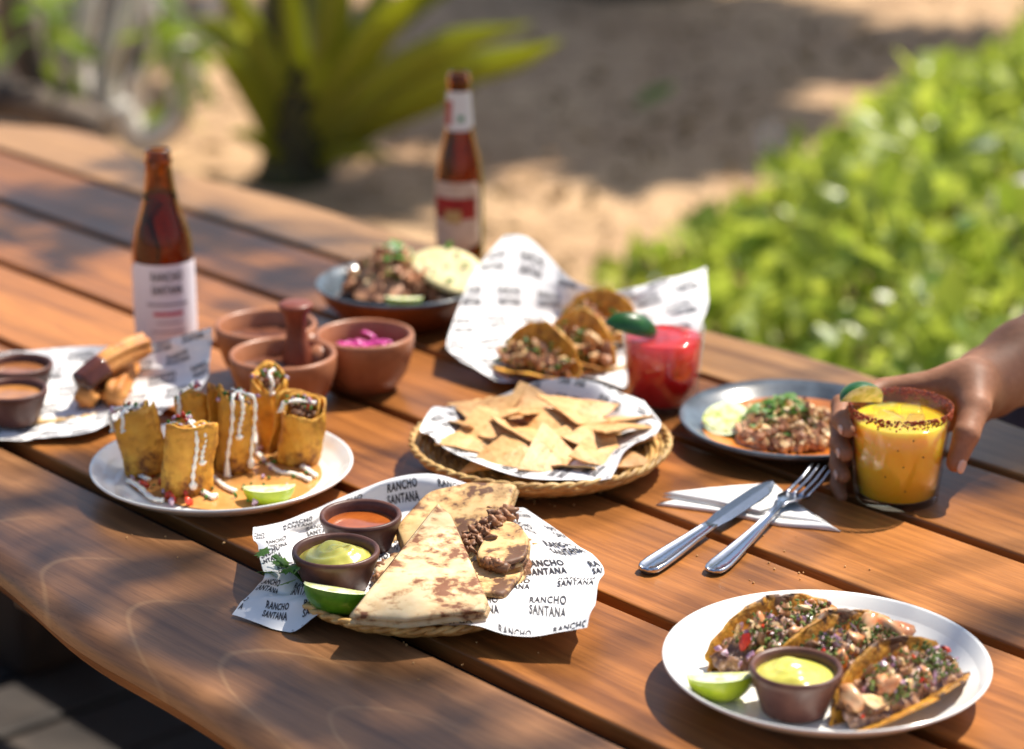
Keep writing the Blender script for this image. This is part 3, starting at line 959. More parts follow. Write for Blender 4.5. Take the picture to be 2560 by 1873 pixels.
basket('shallow rattan basket under the churros and their paper', tabletop(120, 978, .006), .100, .009)

# ================================================================== plates
def plate(label, c, r, h, name='plate'):
    t = thing(name, label, 'plate', (c.x, c.y, ZT))
    prof = [(0, .003), (r * .55, .003), (r * .58, 0), (r * .62, 0), (r * .66, .004), (r * .86, h * .5), (r * .985, h - .003), (r, h - .001), (r * .995, h + .0008), (r * .975, h - .0005), (r * .93, h * .72), (r * .85, h * .45), (r * .72, .0085), (r * .6, .007), (0, .007)]
    v, f = lathe(prof, 96)
    mesh('dish', v, f, M_WHITE, t)
    return t
def dark_plate(label, c, r, h, well_m, rim_m, under_m):
    t = thing('plate', label, 'plate', (c.x, c.y, ZT))
    v, f = lathe([(0, 0), (r * .60, 0), (r * .66, .004), (r * .9, h * .6), (r * .985, h - .004)], 96)
    mesh('underside', v, f, under_m, t)
    v, f = lathe([(r * .985, h - .004), (r, h - .0015), (r * .998, h), (r * .98, h + .0005), (r * .90, h * .80), (r * .80, h * .52)], 96)
    mesh('rim', v, f, rim_m, t)
    v, f = lathe([(r * .80, h * .52), (r * .72, .011), (r * .6, .0085), (0, .008)], 96)
    mesh('well', v, f, well_m, t)
    return t
plate('white round plate holding the standing rolled flautas in sauce', tabletop(555, 1160, .022), .1215, .024)
plate('large white oval-looking plate holding three prawn tacos and a lime wedge', tabletop(2065, 1648, .025), .1245, .027)
M_RIMG = mat('blue grey stoneware glaze', lin(96, 108, 118), lin(66, 74, 82), 30, .3, coat=.35)
M_WELL = mat('orange brown glaze', lin(206, 124, 48), lin(186, 104, 36), 20, .3, coat=.35)
M_UNDER = mat('dark stoneware underside', lin(92, 66, 50), lin(64, 50, 42), 20, .45)
M_WELLB = mat('grey brown glaze', lin(128, 116, 112), lin(104, 92, 90), 20, .3, coat=.3)
M_UNDO = mat('orange brown stoneware underside', lin(138, 76, 34), lin(106, 56, 26), 20, .45)
dark_plate('blue-grey rimmed plate with orange middle holding chopped meat and a lime half', tabletop(1985, 1050, .020), .112, .024, M_WELL, M_RIMG, M_UNDER)
dark_plate('deep blue-grey plate with orange underside heaped with meat and avocado', tabletop(1000, 706, .045), .0945, .046, M_WELLB, M_RIMG, M_UNDO)

# ================================================================== bottles
def amber():
    N = NT('amber bottle glass')
    g = N.n('BsdfPrincipled'); N.set(g, Roughness=.04, IOR=1.36)
    g.inputs['Base Color'].default_value = lin(188, 136, 74)
    g.inputs['Transmission Weight'].default_value = 1.0
    N.l(g.outputs[0], N.out.inputs[0]); return N.m
M_AMBER = amber()
def wrap_sheet(prof_r, z0, z1, a0, a1, cut, eps=.0006, n=28, m=10):
    """label paper wrapped on a body of revolution, corners cut"""
    v, f = [], []
    for j in range(m + 1):
        z = z0 + (z1 - z0) * j / m
        k = min(1.0, (z - z0) / cut + .55) if z - z0 < cut else (min(1.0, (z1 - z) / (cut * .5) * .25 + .8) if z1 - z < cut * .5 else 1.0)
        for i in range(n + 1):
            a = (a0 + a1) / 2 + (a1 - a0) * k * (i / n - .5)
            r = prof_r(z) + eps
            v.append((r * math.cos(a), r * math.sin(a), z))
    for j in range(m):
        for i in range(n):
            p = j * (n + 1) + i
            f.append((p, p + 1, p + n + 2, p + n + 1))
    return v, f
def wrap_flat(V, prof_r, zc, ac, eps=.0010):
    return [((prof_r(zc + y) + eps) * math.cos(ac + x / prof_r(zc + y)), (prof_r(zc + y) + eps) * math.sin(ac + x / prof_r(zc + y)), zc + y) for x, y in V]
def rect_strip(w, h, n=14):
    V = [(-w / 2 + w * i / n, y) for y in (-h / 2, h / 2) for i in range(n + 1)]
    return V, [(i, i + 1, n + 2 + i, n + 1 + i) for i in range(n)]
def bottle(label, c, prof, seg=64):
    t = thing('beer_bottle', label, 'bottle', (c.x, c.y, ZT))
    out = [(0, .002)] + [(prof[0][0] * .7, .002)] + prof
    inn = [(max(r - .0026, .006), max(z, .004)) for r, z in prof][::-1]
    inn = inn + [(0, .0045)]
    v, f = lathe(out + inn, seg)
    mesh('glass', v, f, M_AMBER, t)
    top = prof[-1][1] - .045
    beer = [(0, .0052)] + [(max(r - .0032, .004), max(z, .0052)) for r, z in prof if z < top]
    beer += [(beer[-1][0], top - .001), (0, top - .001)]
    v, f = lathe(beer, 40)
    N = MATS.get('beer')
    mesh('beer', v, f, M_BEER, t)
    def pr(z):
        return float(np.interp(z, [p[1] for p in prof], [p[0] for p in prof]))
    return t, pr
def beer_mat():
    N = NT('amber beer')
    g = N.n('BsdfPrincipled'); N.set(g, Roughness=.05, IOR=1.33)
    g.inputs['Base Color'].default_value = lin(198, 146, 80)
    g.inputs['Transmission Weight'].default_value = .9
    N.l(g.outputs[0], N.out.inputs[0]); return N.m
M_BEER = beer_mat()
profA = [(.029, .001), (.0325, .005), (.033, .02), (.0332, .06), (.0330, .105), (.0318, .122), (.0285, .138), (.0235, .152), (.0195, .166), (.0165, .182), (.0145, .198), (.0135, .207), (.0152, .209), (.0152, .213), (.0140, .2145), (.0140, .2205), (.0132, .2225), (.0115, .2230)]
bl, pr = bottle('amber beer bottle with a white paper label standing by the churros', tabletop(418, 873), profA)
cam_a = math.atan2(-2.5, .37)
v, f = wrap_sheet(pr, .010, .104, cam_a - R(94) + R(8), cam_a + R(94) + R(8), .022)
lab = mesh('paper_label', v, f, mat('matt white label', lin(226, 222, 230), rough=.6), bl)
LV, LF = logo(.034, .0105, .004)
mesh('lettering', wrap_flat(LV, pr, .084, cam_a + R(6)), LF, M_INK, lab, smooth=False)
mb = MB()
V, Fc = rect_strip(.032, .0045); mb.add(wrap_flat([(x, y) for x, y in V], pr, .050, cam_a + R(6)), Fc)
mb.build('red_line', M_INKB, lab)
mb = MB()
V, Fc = rect_strip(.046, .0030); mb.add(wrap_flat(V, pr, .0605, cam_a + R(6)), Fc)
V, Fc = rect_strip(.026, .0016); mb.add(wrap_flat(V, pr, .040, cam_a + R(6)), Fc)
V, Fc = rect_strip(.040, .0016); mb.add(wrap_flat(V, pr, .030, cam_a + R(6)), Fc)
mb.build('fine_print', M_INKG, lab)

profB = [(.026, .001), (.0285, .005), (.029, .02), (.029, .09), (.0288, .100), (.0270, .118), (.0240, .134), (.0205, .148), (.0180, .160), (.0165, .175), (.0150, .195), (.0138, .212), (.0134, .219), (.0146, .2205), (.0146, .2245), (.0136, .2255), (.0136, .231), (.0125, .233), (.011, .2335)]
bl, pr = bottle('amber longneck beer bottle with red and cream label behind the avocado plate', tabletop(1150, 650), profB)
ca2 = R(-91)
v, f = wrap_sheet(pr, .018, .104, ca2 - R(88), ca2 + R(60), .012)
lab = mesh('paper_label', v, f, mat('cream label paper', lin(214, 196, 176), lin(196, 172, 150), 60, .6), bl)
V, Fc = rect_strip(.058, .026)
mesh('red_band', wrap_flat(V, pr, .072, ca2 - R(14)), Fc, mat('red label ink', lin(168, 40, 38), lin(140, 30, 30), 60, .55), lab)
V, Fc = rect_strip(.020, .016)
mesh('gold_crest', wrap_flat(V, pr, .062, ca2 - R(14), .0014), Fc, mat('gold label ink', lin(190, 160, 104), rough=.5), lab)
v, f = wrap_sheet(pr, .165, .212, ca2 - R(85), ca2 + R(85), .012)
nl = mesh('neck_label', v, f, mat('silver white neck label', lin(214, 218, 216), rough=.45), bl)
V, Fc = rect_strip(.012, .030)
mesh('red_mark', wrap_flat(V, pr, .186, ca2 - R(50)), Fc, mat('faded red ink', lin(176, 96, 88), rough=.55), nl)
V, Fc = rect_strip(.007, .007)
mesh('green_mark', wrap_flat(V, pr, .180, ca2 + R(10)), Fc, mat('green ink', lin(70, 140, 90), rough=.55), nl)

# ================================================================== triple terracotta bowl
pb = (tabletop(707, 887, .058) + tabletop(911, 838, .058) + tabletop(668, 815, .058)) / 3
pot = thing('condiment_server', 'three joined terracotta bowls with one upright handle between them', 'condiment bowl', (pb.x, pb.y, ZT))
for (px, py, r, fill) in [(707, 887, .0545, 'brown'), (911, 838, .0515, 'pink'), (665, 813, .0535, 'brown')]:
    c = tabletop(px, py, .058) - pb
    hh = .060
    v, f = lathe([(0, 0), (r * .52, 0), (r * .62, .003), (r * .84, .020), (r * .97, .042), (r, hh - .003), (r * .985, hh), (r * .93, hh + .001), (r * .885, hh - .002), (r * .86, .042), (r * .72, .020), (r * .5, .008), (0, .006)], 64, .004)
    b_ = mesh('bowl', v, f, M_TERRA, pot); b_.location = (c.x, c.y, 0)
    if fill == 'pink':
        v, f = lathe([(0, .036), (r * .4, .0365), (r * .83, .036)], 32)
        mesh('beet_brine', v, f, mat('beetroot pink brine', lin(120, 22, 52), rough=.12, coat=.6), b_)
        mb = MB()
        for _ in range(42):
            a, q = rng.uniform(0, 6.28), rng.uniform(0, .5) ** .7 * r
            P = [(math.cos(t) * .010, math.sin(t) * .010, 0) for t in np.linspace(0, rng.uniform(1.2, 2.6), 6)]
            Mx = Matrix.Translation((q * math.cos(a) - .006, q * math.sin(a) - .010, .040 + rng.uniform(0, .010))) @ Euler((rng.uniform(-.5, .5), rng.uniform(-.5, .5), rng.uniform(0, 6.28))).to_matrix().to_4x4()
            mb.add(*tube(P, .0022, 5), M=Mx)
        mb.build('pickled_onion', mat('magenta pickled onion', lin(226, 96, 176), lin(206, 60, 140), 60, .3, coat=.4, island=.2), b_, kind='stuff')
    else:
        v, f = lathe([(0, .0445), (r * .3, .044), (r * .6, .043), (r * .875, .042)], 32)
        vv = [(x, y, z + .002 * math.sin(x * 300) * math.sin(y * 260)) for x, y, z in v]
        mesh('salsa', vv, f, mat('thick brown salsa', lin(112, 66, 46), lin(88, 50, 36), 80, .35, coat=.3, bump=.4, bscale=200), b_)
v, f = lathe([(0, .02), (.017, .02), (.016, .045), (.0110, .066), (.0098, .080), (.0115, .092), (.0172, .1005), (.0178, .103), (.0155, .105), (0, .1055)], 32, .01)
o = mesh('handle', v, f, mat('dark red terracotta', lin(132, 68, 48), lin(108, 52, 38), 30, .4), pot)
hc = tabletop(742, 868, .058) - pb; o.location = (hc.x, hc.y, 0)
for (px, py) in [(800, 870), (700, 850), (770, 835)]:
    c = tabletop(px, py, .055) - pb
    v, f = blob((.014, .014, .016), .05)
    o = mesh('joint', v, f, M_TERRA, pot); o.location = (c.x, c.y, .042)

# ================================================================== small food builders
def wavy_disc(r, z, amp=.0, seed=0, n=40, rings=8, edge=.0, dome=0.0):
    r_ = np.random.RandomState(seed)
    ph = r_.uniform(0, 6.28, 6)
    v, f = [(0, 0, z + dome)], []
    for k in range(1, rings + 1):
        u = k / rings
        for i in range(n):
            a = 2 * math.pi * i / n
            rr = r * u * (1 + edge * u * (math.sin(2 * a + ph[0]) * .5 + math.sin(3 * a + ph[1]) * .35 + math.sin(7 * a + ph[2]) * .2))
            x, y = rr * math.cos(a), rr * math.sin(a)
            zz = z + dome * (1 - u * u) + amp * (1 - u ** 4) * (math.sin(x / r * 4 + ph[3]) * math.sin(y / r * 5 + ph[4]) + .5 * math.sin(x / r * 9 + ph[5]))
            v.append((x, y, zz))
    for i in range(n): f.append((0, 1 + i, 1 + (i + 1) % n))
    for k in range(rings - 1):
        a = 1 + k * n
        for i in range(n):
            j = (i + 1) % n
            f.append((a + i, a + n + i, a + n + j, a + j))
    return v, f
def clay_cup(label, rim, r, h, fill, fname, amp=.0, level=.80, dome=0.0, seed=1, rot=0):
    """rim: world point of the middle of the rim"""
    t = thing('clay_cup', label, 'cup', (rim.x, rim.y, rim.z - h), (0, 0, rot))
    v, f = lathe([(0, 0), (r * .66, 0), (r * .72, .002), (r * .84, h * .4), (r * .95, h * .75), (r * .985, h * .83), (r, h - .003), (r * .985, h - .0005), (r * .93, h), (r * .875, h - .0015), (r * .855, h * .83), (r * .78, h * .4), (r * .66, .006), (0, .005)], 64, .003)
    mesh('cup_wall', v, f, M_CLAY, t)
    v, f = wavy_disc(r * .85, h * level, amp, seed, 48, 10, 0, dome)
    mesh(fname, v, f, fill, t)
    return t
def dollop(r, base, peak, seed, n=64, rings=16):
    r_ = np.random.RandomState(seed)
    c = [(r_.uniform(-.55, .55) * r, r_.uniform(-.55, .55) * r, r_.uniform(.3, .5) * r, r_.uniform(.3, 1)) for _ in range(7)]
    v, f = wavy_disc(r, 0, 0, seed, n, rings)
    out = []
    for x, y, z in v:
        u = min(1, math.hypot(x, y) / r)
        zz = base + peak * .35 * (1 - u ** 3)
        best = 0
        for cx, cy, s, a in c:
            best = max(best, a * math.exp(-((x - cx) ** 2 + (y - cy) ** 2) / (s * s)))
        sw = .06 * math.sin(18 * u + 2 * math.atan2(y, x))
        zz += peak * (1 - u ** 6) * (.65 * best + sw)
        out.append((x, y, zz))
    return out, f
def lime(label, loc, L, Rr, ang, rot, rind=None, name='lime_wedge', group=None):
    t = thing(name, label, 'lime', loc, rot, group)
    nx, nt = 16, 12
    v, f = [], []
    rad = lambda x: Rr * max(0.0, 1 - (2 * x / L) ** 2) ** .5
    xs = [-L / 2 * math.cos(math.pi * i / nx) for i in range(nx + 1)]
    for x in xs:
        for j in range(nt + 1):
            a = ang * (j / nt - .5); r = rad(x)
            v.append((x, r * math.sin(a), -r * math.cos(a)))
    for i in range(nx):
        for j in range(nt):
            p = i * (nt + 1) + j
            f.append((p, p + nt + 1, p + nt + 2, p + 1))
    mesh('rind', v, f, rind or M_RIND, t)
    fl, pi_ = MB(), MB()
    for sg in (-1, 1):
        a = ang / 2 * sg
        rows = []
        for x in xs:
            r = rad(x); d = (math.sin(a), -math.cos(a))
            nrm = (math.cos(a) * sg, math.sin(a) * sg)
            rows.append([(x, d[0] * r * q + nrm[0] * e, d[1] * r * q + nrm[1] * e) for q, e in ((0, 0), (.4, .0006), (.80, .0006), (.88, 0), (.9, 0), (1, 0))])
        V = [p for r_ in rows for p in r_]
        Fa = [(i * 6 + k, (i + 1) * 6 + k, (i + 1) * 6 + k + 1, i * 6 + k + 1) for i in range(nx) for k in range(3)]
        Fb = [(i * 6 + k, (i + 1) * 6 + k, (i + 1) * 6 + k + 1, i * 6 + k + 1) for i in range(nx) for k in range(3, 5)]
        fl.add(V, Fa); pi_.add(V, Fb)
    fl.build('flesh', M_FLESH, t); pi_.build('pith', M_PITH, t)
    return t
def heap(name, label, cat, c, r, h, comps, loc_z, sq=1.0, seed=0):
    """a mound of chopped food: comps = (part name, material, count, size, stretch, lift, reach)"""
    t = thing(name, label, cat, (c.x, c.y, loc_z))
    v, f = wavy_disc(r * .92, 0, .001, seed, 32, 6, .2, h * .8)
    mesh('bed', v, f, comps[0][1], t)
    for pn, m, n, size, stretch, lift, reach in comps:
        mb = MB()
        for _ in range(n):
            a, u = rng.uniform(0, 6.283), rng.uniform(0, 1) ** .5 * reach
            x, y = r * u * math.cos(a), r * u * math.sin(a) * sq
            z = h * max(0, 1 - u * u) * rng.uniform(.8, 1.05) + lift * rng.uniform(0, 1)
            s = size * rng.uniform(.6, 1.35)
            vv, ff = blob((s * rng.uniform(.9, 1.6), s * stretch * rng.uniform(.6, 1.2), s * rng.uniform(.5, 1)), .42, ICO1)
            mb.add(vv, ff, rmat(Vector((x, y, z))))
        mb.build(pn, m, t, kind='stuff', smooth=False)
    return t
def herb_leaf(s):
    """small three-lobed leaf"""
    pts = [(0, 0), (.25, .30), (.12, .52), (.38, .50), (.50, .78), (.62, .48), (.95, .42), (.80, .12), (1.12, 0)]
    pts = pts + [(x, -y) for x, y in pts[::-1][1:-1]]
    v = [(.5 * s, 0, .06 * s)] + [(x * s, y * s, -.12 * s * (x - .5) ** 2 + .05 * s * abs(y)) for x, y in pts]
    n = len(pts)
    return v, [(0, 1 + i, 1 + (i + 1) % n) for i in range(n)]
M_CIL = leaf_mat('fresh coriander leaf', lin(92, 142, 44), lin(58, 110, 28), .3, .45)
def herb_bits(name, parent, c, r, h, n, s, sq=1.0, m=None):
    mb = MB()
    for _ in range(n):
        a, u = rng.uniform(0, 6.283), rng.uniform(0, 1) ** .5
        p = Vector(c) + Vector((r * u * math.cos(a), r * u * math.sin(a) * sq, h * (1 - u * u) + rng.uniform(0, .004)))
        mb.add(*herb_leaf(s * rng.uniform(.6, 1.2)), M=Matrix.Translation(p) @ Euler((rng.uniform(-.6, .6), rng.uniform(-.6, .6), rng.uniform(0, 6.28))).to_matrix().to_4x4())
    return mb.build(name, m or M_CIL, parent, smooth=False, kind='stuff')

def pillow(outline, thick, rings=10, puff=2.2, noise=.0008, seed=0, round_top=True, base=0.0):
    """flat folded piece: convex outline in metres -> domed top and flat underside"""
    r_ = np.random.RandomState(seed); ph = r_.uniform(0, 6.28, 6)
    O = np.array(outline); n = len(O)
    cen = O.mean(0)
    v, f = [], []
    scs = [1 - (k / rings) for k in range(rings)]
    for s in scs:
        for p in O:
            q = cen + (p - cen) * s
            z = base + thick * (1 - s ** (puff * 5)) ** .5 + noise * (1 - s ** 6) * (math.sin(q[0] * 70 + ph[0]) + math.sin(q[1] * 80 + ph[1]) + math.sin((q[0] + q[1]) * 190 + ph[2]) * .5)
            v.append((q[0], q[1], z))
    top = len(v); v.append((cen[0], cen[1], base + thick))
    for k in range(rings - 1):
        for i in range(n):
            j = (i + 1) % n
            f.append((k * n + i, k * n + j, (k + 1) * n + j, (k + 1) * n + i))
    for i in range(n): f.append(((rings - 1) * n + i, (rings - 1) * n + (i + 1) % n, top))
    bot = len(v); v.append((cen[0], cen[1], base)); st_ = len(v)
    f.append(tuple(range(n))[::-1])
    return v, f
def dense(poly, m=10, rnd=.12):
    """round the corners of a polygon and resample it"""
    P = [Vector((p[0], p[1], 0)) for p in poly]
    n = len(P); out = []
    for i in range(n):
        a, b_, c = P[i - 1], P[i], P[(i + 1) % n]
        p0 = b_ + (a - b_) * rnd; p1 = b_ + (c - b_) * rnd
        for k in range(4):
            t = k / 3
            out.append(((1 - t) ** 2 * p0 + 2 * t * (1 - t) * b_ + t * t * p1))
        q = c + (b_ - c) * rnd
        for k in range(1, m):
            out.append(p1 + (q - p1) * (k / m))
    return [(p.x, p.y) for p in out]
def solid_sheet(fn, nu, nv, th):
    """closed thin shell around the surface fn(u,v)"""
    P = np.array([[fn(i / nu, j / nv) for j in range(nv + 1)] for i in range(nu + 1)], float)
    du = np.gradient(P, axis=0); dv = np.gradient(P, axis=1)
    N = np.cross(du, dv); N /= np.maximum(np.linalg.norm(N, axis=2, keepdims=True), 1e-9)
    A, B = P + N * th / 2, P - N * th / 2
    v = list(A.reshape(-1, 3)) + list(B.reshape(-1, 3)); m = (nu + 1) * (nv + 1)
    f = []
    I = lambda i, j: i * (nv + 1) + j
    for i in range(nu):
        for j in range(nv):
            q = (I(i, j), I(i + 1, j), I(i + 1, j + 1), I(i, j + 1))
            f.append(q); f.append(tuple(m + k for k in q[::-1]))
    rim = [I(i, 0) for i in range(nu)] + [I(nu, j) for j in range(nv)] + [I(i, nv) for i in range(nu, 0, -1)] + [I(0, j) for j in range(nv, 0, -1)]
    for a, b_ in zip(rim, rim[1:] + rim[:1]): f.append((b_, a, m + a, m + b_))
    return v, f
def taco_shell(Rd, rho, alpha, th=.002, wav=.002, seed=0, Rb=1.0):
    r_ = np.random.RandomState(seed); p1, p2 = r_.uniform(0, 6.28, 2)
    def fn(u, v):
        b = (v * 2 - 1) * Rd * Rb
        hx = math.sqrt(max(0, Rd * Rd - (b / Rb) ** 2)) * .98 + .002
        jag = 1 + .035 * math.sin(v * 23 + p1) + .025 * math.sin(v * 51 + p2)
        x = (u * 2 - 1) * hx * jag
        b *= 1 + .05 * (abs(v * 2 - 1) ** 3) * math.sin(u * 14 + p2) + .03 * (abs(v * 2 - 1) ** 3) * math.sin(u * 33 + p1)
        s = abs(b); sg = 1 if b >= 0 else -1
        if s < rho * alpha:
            y, z = rho * math.sin(s / rho), rho - rho * math.cos(s / rho)
        else:
            q = s - rho * alpha
            y, z = rho * math.sin(alpha) + q * math.cos(alpha), rho - rho * math.cos(alpha) + q * math.sin(alpha)
        w = wav * (s / Rd) * (math.sin(x / Rd * 4 + p1 + sg) + .5 * math.sin(x / Rd * 9 + p2))
        return (x, sg * y + w, z)
    return solid_sheet(fn, 22, 30, th)
def taco(name, label, loc, rot, Rd, m, comps, rho=.010, alpha=R(66), group=None, seed=0, fill_h=.6, Rb=1.0, bed=None):
    t = thing(name, label, 'taco', loc, rot, group)
    v, f = taco_shell(Rd, rho, alpha, seed=seed, Rb=Rb)
    mesh('tortilla', v, f, m, t)
    if bed:
        r_ = np.random.RandomState(seed + 50); w1 = r_.uniform(0, 6.28, 8)
        v, f = [], []
        for i in range(41):
            x = (i / 40 * 2 - 1) * Rd * .93
            top = math.sqrt(max(0, Rd * Rd - x * x)) * Rb * math.sin(alpha) * fill_h * .92
            for j in range(15):
                q = j / 14 * 2 - 1
                zz = max(.002, top * (1 - .35 * q * q) + .0018 * math.sin(x * 420 + w1[0] + 3 * q) + .0015 * math.sin(q * 9 + x * 240 + w1[1]) + .0012 * math.sin(x * 900 + q * 5 + w1[2]))
                v.append((x, q * (rho * .75 + top * .50), zz))
        for i in range(40):
            for j in range(14):
                a = i * 15 + j; f.append((a, a + 15, a + 16, a + 1))
        mesh('baked_filling', v, f, bed, t)
    for pn, mm, n, size, lift in comps:
        mb = MB()
        for _ in range(n):
            x = rng.uniform(-.86, .86) * Rd if pn != 'herb' or not bed else max(-.8, min(.8, rng.choice((-.30, .38)) + rng.gauss(0, .17))) * Rd
            top = math.sqrt(max(0, Rd * Rd - x * x)) * Rb * math.sin(alpha) * fill_h
            z = (rng.uniform(.25, 1) if not bed else rng.uniform(.82, 1)) * top + lift
            wv = rho * .6 + z * .38
            s = size * rng.uniform(.6, 1.3)
            vv, ff = blob((s * rng.uniform(.9, 1.9), s * rng.uniform(.5, 1), s * rng.uniform(.4, .8)), .42, ICO1 if pn != 'prawn' else ICO2)
            mb.add(vv, ff, rmat(Vector((x, rng.uniform(-1, 1) * wv, z + .003))))
        mb.build(pn, mm, t, kind='stuff', smooth=(pn == 'prawn'))
    return t
def heading(a, b_):
    d = b_ - a
    return math.atan2(d.y, d.x)

# ================================================================== front basket: quesadillas, cups, lime
FZ = .014
clay_cup('small brown clay cup of orange salsa beside the quesadillas', tabletop(901, 1283, .046), .0352, .033, M_SALSA, 'salsa', .0003, .70, 0, 3)
c = tabletop(839, 1372, .048)
cup = clay_cup('small brown clay cup of avocado cream in front of the orange salsa', c, .0362, .034, M_GUAC, 'filling', 0, .75, 0, 5)
v, f = dollop(.0305, .0255, .014, 14); mesh('dollop', v, f, M_GUAC, cup)
lime('dark green lime wedge propped against the quesadilla and avocado cream cup', tabletop(845, 1468, .032), .056, .0235, R(105), (R(-52), R(4), R(-14)), M_RIND)
# coriander sprig
c = tabletop(722, 1450, .022)
sprig = thing('coriander_sprig', 'fresh green coriander sprig beside the avocado cream cup', 'herb', tuple(c))
for k in range(13):
    a = rng.uniform(0, 6.28); q = rng.uniform(.004, .017)
    v, f = herb_leaf(rng.uniform(.010, .015))
    o = mesh('leaf', v, f, M_CIL, sprig, smooth=False)
    o.location = (q * math.cos(a), q * math.sin(a), rng.uniform(.002, .022)); o.rotation_euler = (rng.uniform(-.7, .7), rng.uniform(-.9, .3), a)
for k in range(3):
    v, f = tube(spline([(.012, -.004, 0), (.004, k * .003 - .003, .008), (-.006 - k * .004, k * .008 - .008, .018)], 6), .0009, 5)
    mesh('stem', v, f, M_HERB, sprig)

def quesadilla(label, corners, h, thick, tilt, m, seed, rnd=.12, fillside=None, fm=None, nf=46):
    """corners: survey pixels of a folded wedge lying h above the table"""
    W_ = [tabletop(x, y, h + thick * .8) for x, y in corners]
    cen = sum(W_, Vector()) / len(W_)
    t = thing('quesadilla_wedge', label, 'quesadilla', (cen.x, cen.y, ZT + h), tilt)
    poly = [((w - cen).x, (w - cen).y) for w in W_]
    out = dense(poly, 10, rnd)
    v, f = pillow(out, thick * .34, 14, 7, .0007, seed, base=thick * .50)
    mesh('tortilla', v, f, m, t)
    v, f = pillow([(x * 1.015 + .001, y * 1.015) for x, y in out], thick * .34, 8, 7, .0003, seed + 7)
    mesh('tortilla', v, f, m, t)
    mb = MB()
    n = len(out)
    for k in range(nf if fillside else 14):
        if fillside:
            a, b_ = poly[fillside[0]], poly[fillside[1]]
            q = rng.uniform(.05, .6); e = (a[0] + (b_[0] - a[0]) * q, a[1] + (b_[1] - a[1]) * q)
        else:
            e = out[rng.randrange(n)]
        sc = rng.uniform(.90, 1.0)
        s = rng.uniform(.0025, .005)
        vv, ff = blob((s * 1.5, s, s * .7), .25, ICO1)
        mb.add(vv, ff, rmat(Vector((e[0] * sc, e[1] * sc, thick * rng.uniform(.3, .62)))))
    if mb.v: mb.build('filling', fm or M_MEATD, t, kind='stuff')
    return t
M_CHEESE = mat('melted yellow cheese', lin(206, 170, 84), lin(176, 128, 54), 90, .4, coat=.2)
quesadilla('rounded browned quesadilla piece lying under the meat at the paper side', [(1180, 1385), (1240, 1300), (1300, 1312), (1325, 1345), (1318, 1390), (1260, 1405)], .030, .008, (R(3), R(-4), 0), M_TORTB, 3, .3, (5, 0))
quesadilla('small folded quesadilla end at the bottom of the pile', [(1140, 1430), (1190, 1395), (1318, 1395), (1308, 1430), (1262, 1490), (1190, 1480)], .016, .010, (0, 0, 0), M_TORTB, 5, .2, (2, 3))
quesadilla('charred quesadilla half lying at the back of the pile', [(985, 1300), (1070, 1238), (1180, 1226), (1298, 1232), (1275, 1275), (1150, 1370), (1010, 1350)], .032, .009, (R(10), R(-3), 0), M_TORTB, 9, .18, (4, 5))
quesadilla('pale quesadilla flap under the cups and front triangle', [(930, 1420), (990, 1380), (1060, 1375), (1080, 1440), (960, 1455)], .014, .010, (0, 0, 0), M_TORT, 12, .2)
quesadilla('big pale triangular quesadilla with browned spots lying on top of the pile', [(1093, 1276), (1128, 1300), (1222, 1488), (1214, 1508), (1010, 1532), (868, 1524)], .029, .010, (R(4), R(1), 0), M_TORT, 17, .06, (3, 4), M_CHEESE, 0)
# pulled meat spilling between the pieces
mb = MB()
A, Bq = tabletop(1160, 1362, .034), tabletop(1268, 1282, .038)
for _ in range(190):
    q = rng.uniform(0, 1)
    p = A + (Bq - A) * q + Vector((rng.gauss(0, .004), rng.gauss(0, .005), rng.gauss(0, .002)))
    s = rng.uniform(.0022, .0042)
    vv, ff = blob((s * 1.5, s * .8, s * .6), .42, ICO2)
    mb.add([Vector(x) for x in vv], ff, rmat(p - A))
o = mb.build('pulled_meat', M_MEATD, loc=tuple(A))
tag(o, 'shredded dark meat spilling out between the quesadilla pieces', 'meat', kind='stuff')

# ================================================================== tortilla chips
def chip_mesh(seed):
    r_ = random.Random(seed)
    s = r_.uniform(.070, .088)
    A, Bc, C = (-s * .55, -s * .30), (s * .55, -s * .32), (r_.uniform(-.1, .1) * s, s * .58)
    k1, k2, ph = r_.uniform(-6, 6), r_.uniform(-4, 4), r_.uniform(0, 6)
    n = 8; v, f = [], []
    for sgn in (1, -1):
        for i in range(n + 1):
            for j in range(n + 1 - i):
                a, b_ = i / n, j / n; cc = 1 - a - b_
                x = A[0] * a + Bc[0] * b_ + C[0] * cc; y = A[1] * a + Bc[1] * b_ + C[1] * cc
                v.append((x, y, k1 * x * x + k2 * y * y + .001 * math.sin(x * 160 + ph) * math.sin(y * 140) + sgn * .0008))
    def idx(i, j): return sum(n + 1 - q for q in range(i)) + j
    off = len(v) // 2
    for i in range(n):
        for j in range(n - i):
            t = (idx(i, j), idx(i + 1, j), idx(i, j + 1)); f.append(t); f.append(tuple(off + q for q in t[::-1]))
            if j < n - i - 1:
                t = (idx(i + 1, j), idx(i + 1, j + 1), idx(i, j + 1)); f.append(t); f.append(tuple(off + q for q in t[::-1]))
    rim = [idx(i, 0) for i in range(n)] + [idx(n - j, j) for j in range(n)] + [idx(0, j) for j in range(n, 0, -1)]
    for a, b_ in zip(rim, rim[1:] + rim[:1]): f.append((a, b_, off + b_, off + a))
    return v, f
chip_protos = []
for k in range(6):
    v, f = chip_mesh(40 + k)
    chip_protos.append((v, f))
chip_me = []
